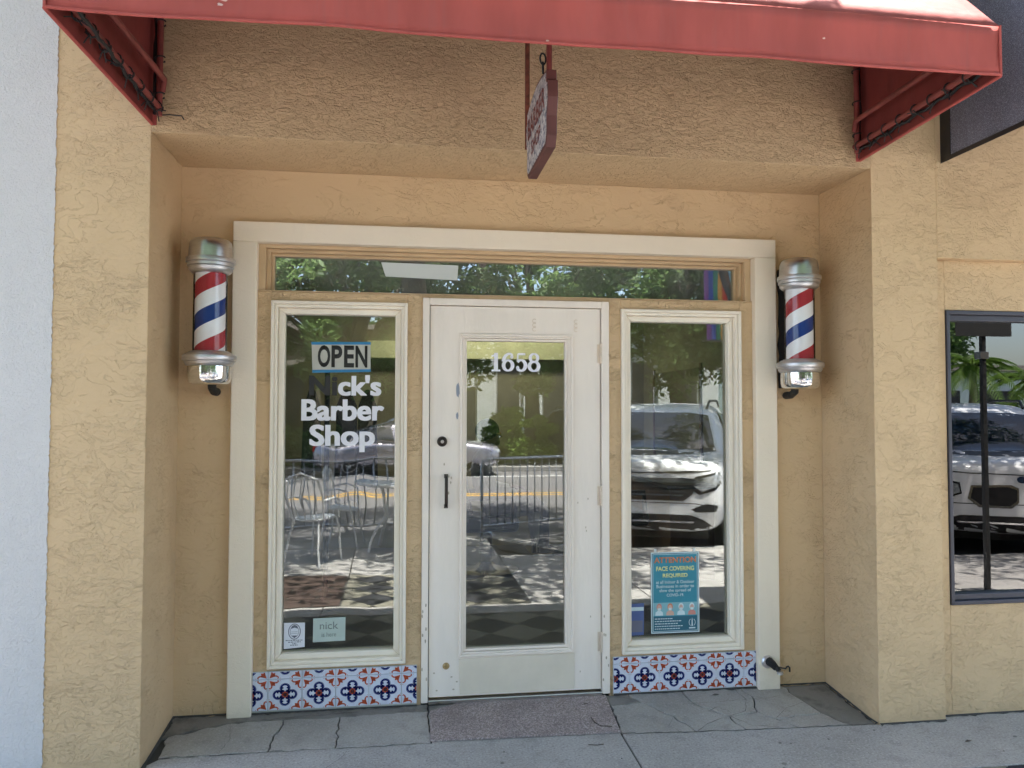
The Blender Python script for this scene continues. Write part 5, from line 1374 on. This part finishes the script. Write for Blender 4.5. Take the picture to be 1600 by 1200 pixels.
MB().tube([(10.6, -18, 0), (10.6, -18, 4.6)], .04, 10).build('post', 'galv', bs, smooth=True)
box('sign_plate', 'street_blue', bs, 10.15, 11.1, -17.955, -17.945, 4.0, 4.5, bevel=.01)

# ------------------------------------------------------------------ vegetation
def leaf_cloud(rng, centers, radii, n_per, size, name, mat, parent, flat=.7):
    cs = np.repeat(np.array(centers), n_per, 0); rs = np.repeat(np.array(radii), n_per)
    n = len(cs)
    d = rng.normal(size=(n, 3)); d /= np.linalg.norm(d, axis=1)[:, None]
    p = cs + d * (rs * rng.uniform(.25, 1, n) ** .6)[:, None] * np.array([1, 1, flat])
    a = rng.normal(size=(n, 3)); a[:, 2] *= .6; a /= np.linalg.norm(a, axis=1)[:, None]
    b = np.cross(a, rng.normal(size=(n, 3))); b /= np.linalg.norm(b, axis=1)[:, None]
    s = size * rng.uniform(.6, 1.3, n)[:, None]
    v = np.stack([p - a * s, p + b * s * .42, p + a * s, p - b * s * .42], 1).reshape(-1, 3)
    off = np.array(wloc(parent)); v = v - off
    me = bpy.data.meshes.new(name)
    me.vertices.add(4 * n); me.vertices.foreach_set('co', v.astype(np.float32).ravel())
    me.loops.add(4 * n); me.loops.foreach_set('vertex_index', np.arange(4 * n, dtype=np.int32))
    me.polygons.add(n); me.polygons.foreach_set('loop_start', np.arange(0, 4 * n, 4, dtype=np.int32)); me.polygons.foreach_set('loop_total', np.full(n, 4, dtype=np.int32))
    me.update(); me.validate(); me.materials.append(M[mat])
    o = bpy.data.objects.new(name, me); C.objects.link(o); o.parent = parent
    return o
def tree(label, x, y, h, crown_r, z0, seed, mat='leaf', leaf=.085, clumps=150, per=150, trunk=.22, gap=.82, lean=(0, 0), crown_c=None):
    t = thing('oak_tree', label, 'tree', (x, y, 0), group='broadleaf trees along the street')
    rng = np.random.default_rng(seed); rr = random.Random(seed)
    cx, cy = (x + lean[0], y + lean[1]) if crown_c is None else crown_c
    zc = (z0 + h) / 2
    fork = z0 + .1 * (h - z0)
    b = MB()
    tp = [(x + lean[0] * k * .5 + rr.uniform(-.05, .05), y + lean[1] * k * .5 + rr.uniform(-.05, .05), fork * k - .05) for k in (0, .15, .35, .6, .8, 1)]
    b.tube(tp, trunk * 1.25, 12, r1=trunk * .8)
    cents, rads = [], []
    while len(cents) < clumps:
        q = rng.uniform(-1, 1, 3)
        r = np.linalg.norm(q)
        if r > 1 or r < .35: continue
        if math.sin(q[0] * 4.1 + seed) * math.cos(q[1] * 3.7 - seed) * math.sin(q[2] * 4.3 + 1) > (1 - gap): continue
        cents.append((cx + q[0] * crown_r, cy + q[1] * crown_r, zc + q[2] * (h - z0) / 2)); rads.append(rng.uniform(.35, .75) * crown_r / 3.4)
    top = Vector(tp[-1])
    tb = b.build('trunk', 'bark', t, smooth=True)
    lb = MB()
    for k in range(min(26, clumps)):
        e = Vector(cents[k * (clumps // 26)]); m = top.lerp(e, .5) + Vector((rr.uniform(-.3, .3), rr.uniform(-.3, .3), rr.uniform(0, .5)))
        m2 = top.lerp(e, .25) + Vector((0, 0, rr.uniform(.1, .4)))
        lb.tube([top - Vector((0, 0, .15)), m2, m, e], trunk * rr.uniform(.28, .5), 7, r1=.02)
    lb.build('limbs', 'bark', t, smooth=True)
    leaf_cloud(rng, cents, rads, per, leaf, 'crown', mat, t)
    return t
tree('large oak at the kerb shading the pavement before the shop', .12, -4.85, 8.6, 3.7, 4.4, 21, clumps=165, per=215, leaf=.075, trunk=.15, gap=.80, crown_c=(.9, -4.6))
tree('oak at the kerb shading the parked white suv', 9.2, -4.95, 8.2, 3.6, 4.3, 22, clumps=130, per=180, leaf=.075, trunk=.16, gap=.8, crown_c=(6.6, -5.6))
tree('oak at the kerb left of the bistro chairs', -5.2, -4.9, 8.2, 3.2, 4.3, 23, clumps=110, per=180, leaf=.075, trunk=.16, gap=.8, crown_c=(-4.6, -5.0))
tree('dark leaved oak across the road at far left', -7.0, -18.0, 10, 4.6, 2.9, 31, 'leaf_far', .13, 200, 170, .28)
tree('oak with dark trunk across the road behind the silver saloon', -1.5, -18.2, 10, 4.4, 2.0, 32, 'leaf_far', .12, 200, 170, .26)
tree('oak across the road behind the round bush', 4.2, -20.5, 10.5, 4.5, 2.2, 33, 'leaf_far', .12, 200, 170, .24)
tree('tall oak across the road in front of the white columns', 9.0, -20.0, 11, 4.6, 2.2, 34, 'leaf_far', .12, 200, 170, .30)
tree('leaning oak across the road beside the street name sign', 13.2, -19.0, 10, 4.2, 2.6, 35, 'leaf_far', .12, 200, 170, .30, lean=(-1.2, 0))
tree('oak in the lawn behind the left parked cars', -13, -22, 11, 5.0, 3, 36, 'leaf_far', .15, 120, 140, .3)
tree('round headed oak across the road beside the palms', 17.6, -21.5, 9.5, 3.4, 2.6, 37, 'leaf_far', .12, 170, 160, .26)
def bush(label, x, y, rx, ry, h, seed, mat='leaf_bright', n=60, per=130, leaf=.075):
    t = thing('bush', label, 'bush', (x, y, 0), group='bushes across the road')
    rng = np.random.default_rng(seed); cs = []; rs = []
    while len(cs) < n:
        q = rng.uniform(-1, 1, 3); q[2] = abs(q[2])
        if not .45 < np.linalg.norm(q) < 1: continue
        cs.append((x + q[0] * rx * .85, y + q[1] * ry * .85, .1 + q[2] * h * .85)); rs.append(rng.uniform(.18, .34) * rx / 1.2)
    b = MB()
    for k in range(9): b.tube([(x + .05 * k - .2, y, 0), tuple(Vector((x, y, 0)).lerp(Vector(cs[k * 4]), .6)), cs[k * 4]], .025, 6, r1=.008)
    b.build('stems', 'bark', t, smooth=True)
    leaf_cloud(rng, cs, rs, per, leaf, 'foliage', mat, t)
bush('large round bright green bush across the road, reflected in the door', 3.5, -18.3, 1.35, 1.0, 1.85, 51)
bush('low bush beside the silver saloon across the road', 1.4, -18.4, 1.0, .8, .95, 52, 'leaf_far', 40)
bush('clipped bush behind the silver saloon across the road', -2.4, -18.6, 1.6, .8, 1.1, 53, 'leaf_far', 50)
bush('dark bush at the far left across the road', -6.0, -18.6, 1.6, .9, 1.3, 54, 'leaf_far', 50)
bush('leafy bush below the white columns across the road', 8.2, -19.2, 1.3, .9, 1.3, 55, 'leaf_far', 45)
for k, x in enumerate((18, 21.5, 25, 28.5)):
    bush(('low hedge bush at the foot of the palm across the road', 'second hedge bush from the palm across the road', 'third hedge bush from the palm across the road', 'farthest hedge bush on the right across the road')[k], x, -19.3, 1.7, .8, 1.1, 60 + k, 'leaf_bright', 40, 110)
def palm(label, x, y, h, seed, r=1.5):
    t = thing('palm_tree', label, 'palm tree', (x, y, 0), group='palm trees across the road')
    rr = random.Random(seed)
    MB().tube([(x, y, -.05), (x + .05, y, h * .4), (x + .12, y, h * .75), (x + .1, y, h)], .13, 12, r1=.09).build('trunk', 'palm_bark', t, smooth=True)
    for k in range(20):
        a = 2 * pi * k / 20 + rr.uniform(-.2, .2); el = rr.uniform(-.5, 1.1); L = r * rr.uniform(.8, 1.15)
        sp = []
        for i in range(9):
            s = i / 8; rad_ = L * s * cos(el * (1 - .3 * s)); zz = h + L * (sin(el) * s - .75 * s * s * (1.2 - .3 * el))
            sp.append(Vector((x + .1 + rad_ * cos(a), y + rad_ * sin(a), zz)))
        b = MB().tube(sp, .014, 4, r1=.004)
        side = Vector((-sin(a), cos(a), 0))
        for i in range(2, 25):
            s = i / 24 * 8; j = min(7, int(s)); q = sp[j].lerp(sp[j + 1], s - j); ll = .42 * r / 1.5 * (1 - .55 * abs(i / 24 - .45) * 1.6)
            tang = (sp[j + 1] - sp[j]).normalized()
            for sg in (-1, 1):
                e = q + (side * sg * .8 + tang * .6 + Vector((0, 0, -.45))) * ll; m_ = q.lerp(e, .5) + Vector((0, 0, .04)); wv = tang * .018
                b.add([q - wv, q + wv, m_ + wv * 1.3, e, m_ - wv * 1.3], [(0, 1, 2, 3, 4)])
        b.build('frond', 'palm', t, fix=False)
palm('palm tree nearest the sign post, across the road', 16.6, -17.2, 2.9, 1, 1.25)
palm('shorter palm tree to the right across the road', 19.5, -18.2, 2.5, 2, 1.6)
palm('taller palm tree behind the white wall at right', 24.5, -21, 3.8, 3, 2.0)

# ------------------------------------------------------------------ buildings across the road
wb = thing('white_building', 'white building with upright panels and dark windows across the road', 'building', (6, -27, 0))
box('wall', 'wall_white', wb, 1.6, 13.4, -36, -27, 0, 5.2)
for k in range(6):
    x = 2.0 + k * 1.9
    f = box('window', 'win_dark', wb, x, x + .9, -26.97, -26.9, 1.0, 3.6) if k % 3 else box('door', 'win_dark', wb, x, x + 1.0, -26.97, -26.9, .05, 2.5)
    box('panel', 'wall_white', wb, x + 1.05, x + 1.75, -26.99, -26.72, .05, 4.6, bevel=.02)
box('roof', 'roof_grey', wb, 1.3, 13.7, -36.3, -26.6, 5.2, 5.5)
M['wall_dark'] = plain('dark_timber_wall', (.075, .062, .05), .8, var=.2)
db_ = thing('timber_building', 'dark timber clad building across the road at left', 'building', (-7, -27, 0))
box('wall', 'wall_dark', db_, -16, 1.2, -36, -27.5, 0, 4.8)
for k in range(8): box('window', 'win_dark', db_, -15 + k * 2.0, -13.9 + k * 2.0, -27.53, -27.4, 1.0, 2.8)
for k in range(9): box('post', 'bark', db_, -15.9 + k * 2.1, -15.7 + k * 2.1, -26.4, -26.2, 0, 3.2)
box('porch_roof', 'roof_grey', db_, -16.2, 1.3, -27.49, -26.0, 3.2, 3.4)
box('roof', 'roof_grey', db_, -16.3, 1.28, -36.3, -27.2, 4.8, 5.1)
wb2 = thing('long_building', 'long low white building with dark openings behind the palms', 'building', (26, -32, 0))
box('wall', 'wall_white', wb2, 15, 46, -42, -32, 0, 3.6)
for k in range(9): box('opening', 'win_dark', wb2, 16 + k * 3.2, 18.4 + k * 3.2, -32.03, -31.9, .05, 2.6)
box('roof', 'roof_grey', wb2, 14.6, 46.4, -42.4, -31.5, 3.6, 3.9)
gw = thing('garden_wall', 'low white garden wall behind the hedge and palms', 'wall', (24, -24, 0))
box('coping', 'wall_white', gw, 15, 44, -24.2, -23.8, 1.25, 1.33); box('wall', 'wall_white', gw, 15, 44, -24.15, -23.85, 0, 1.25)
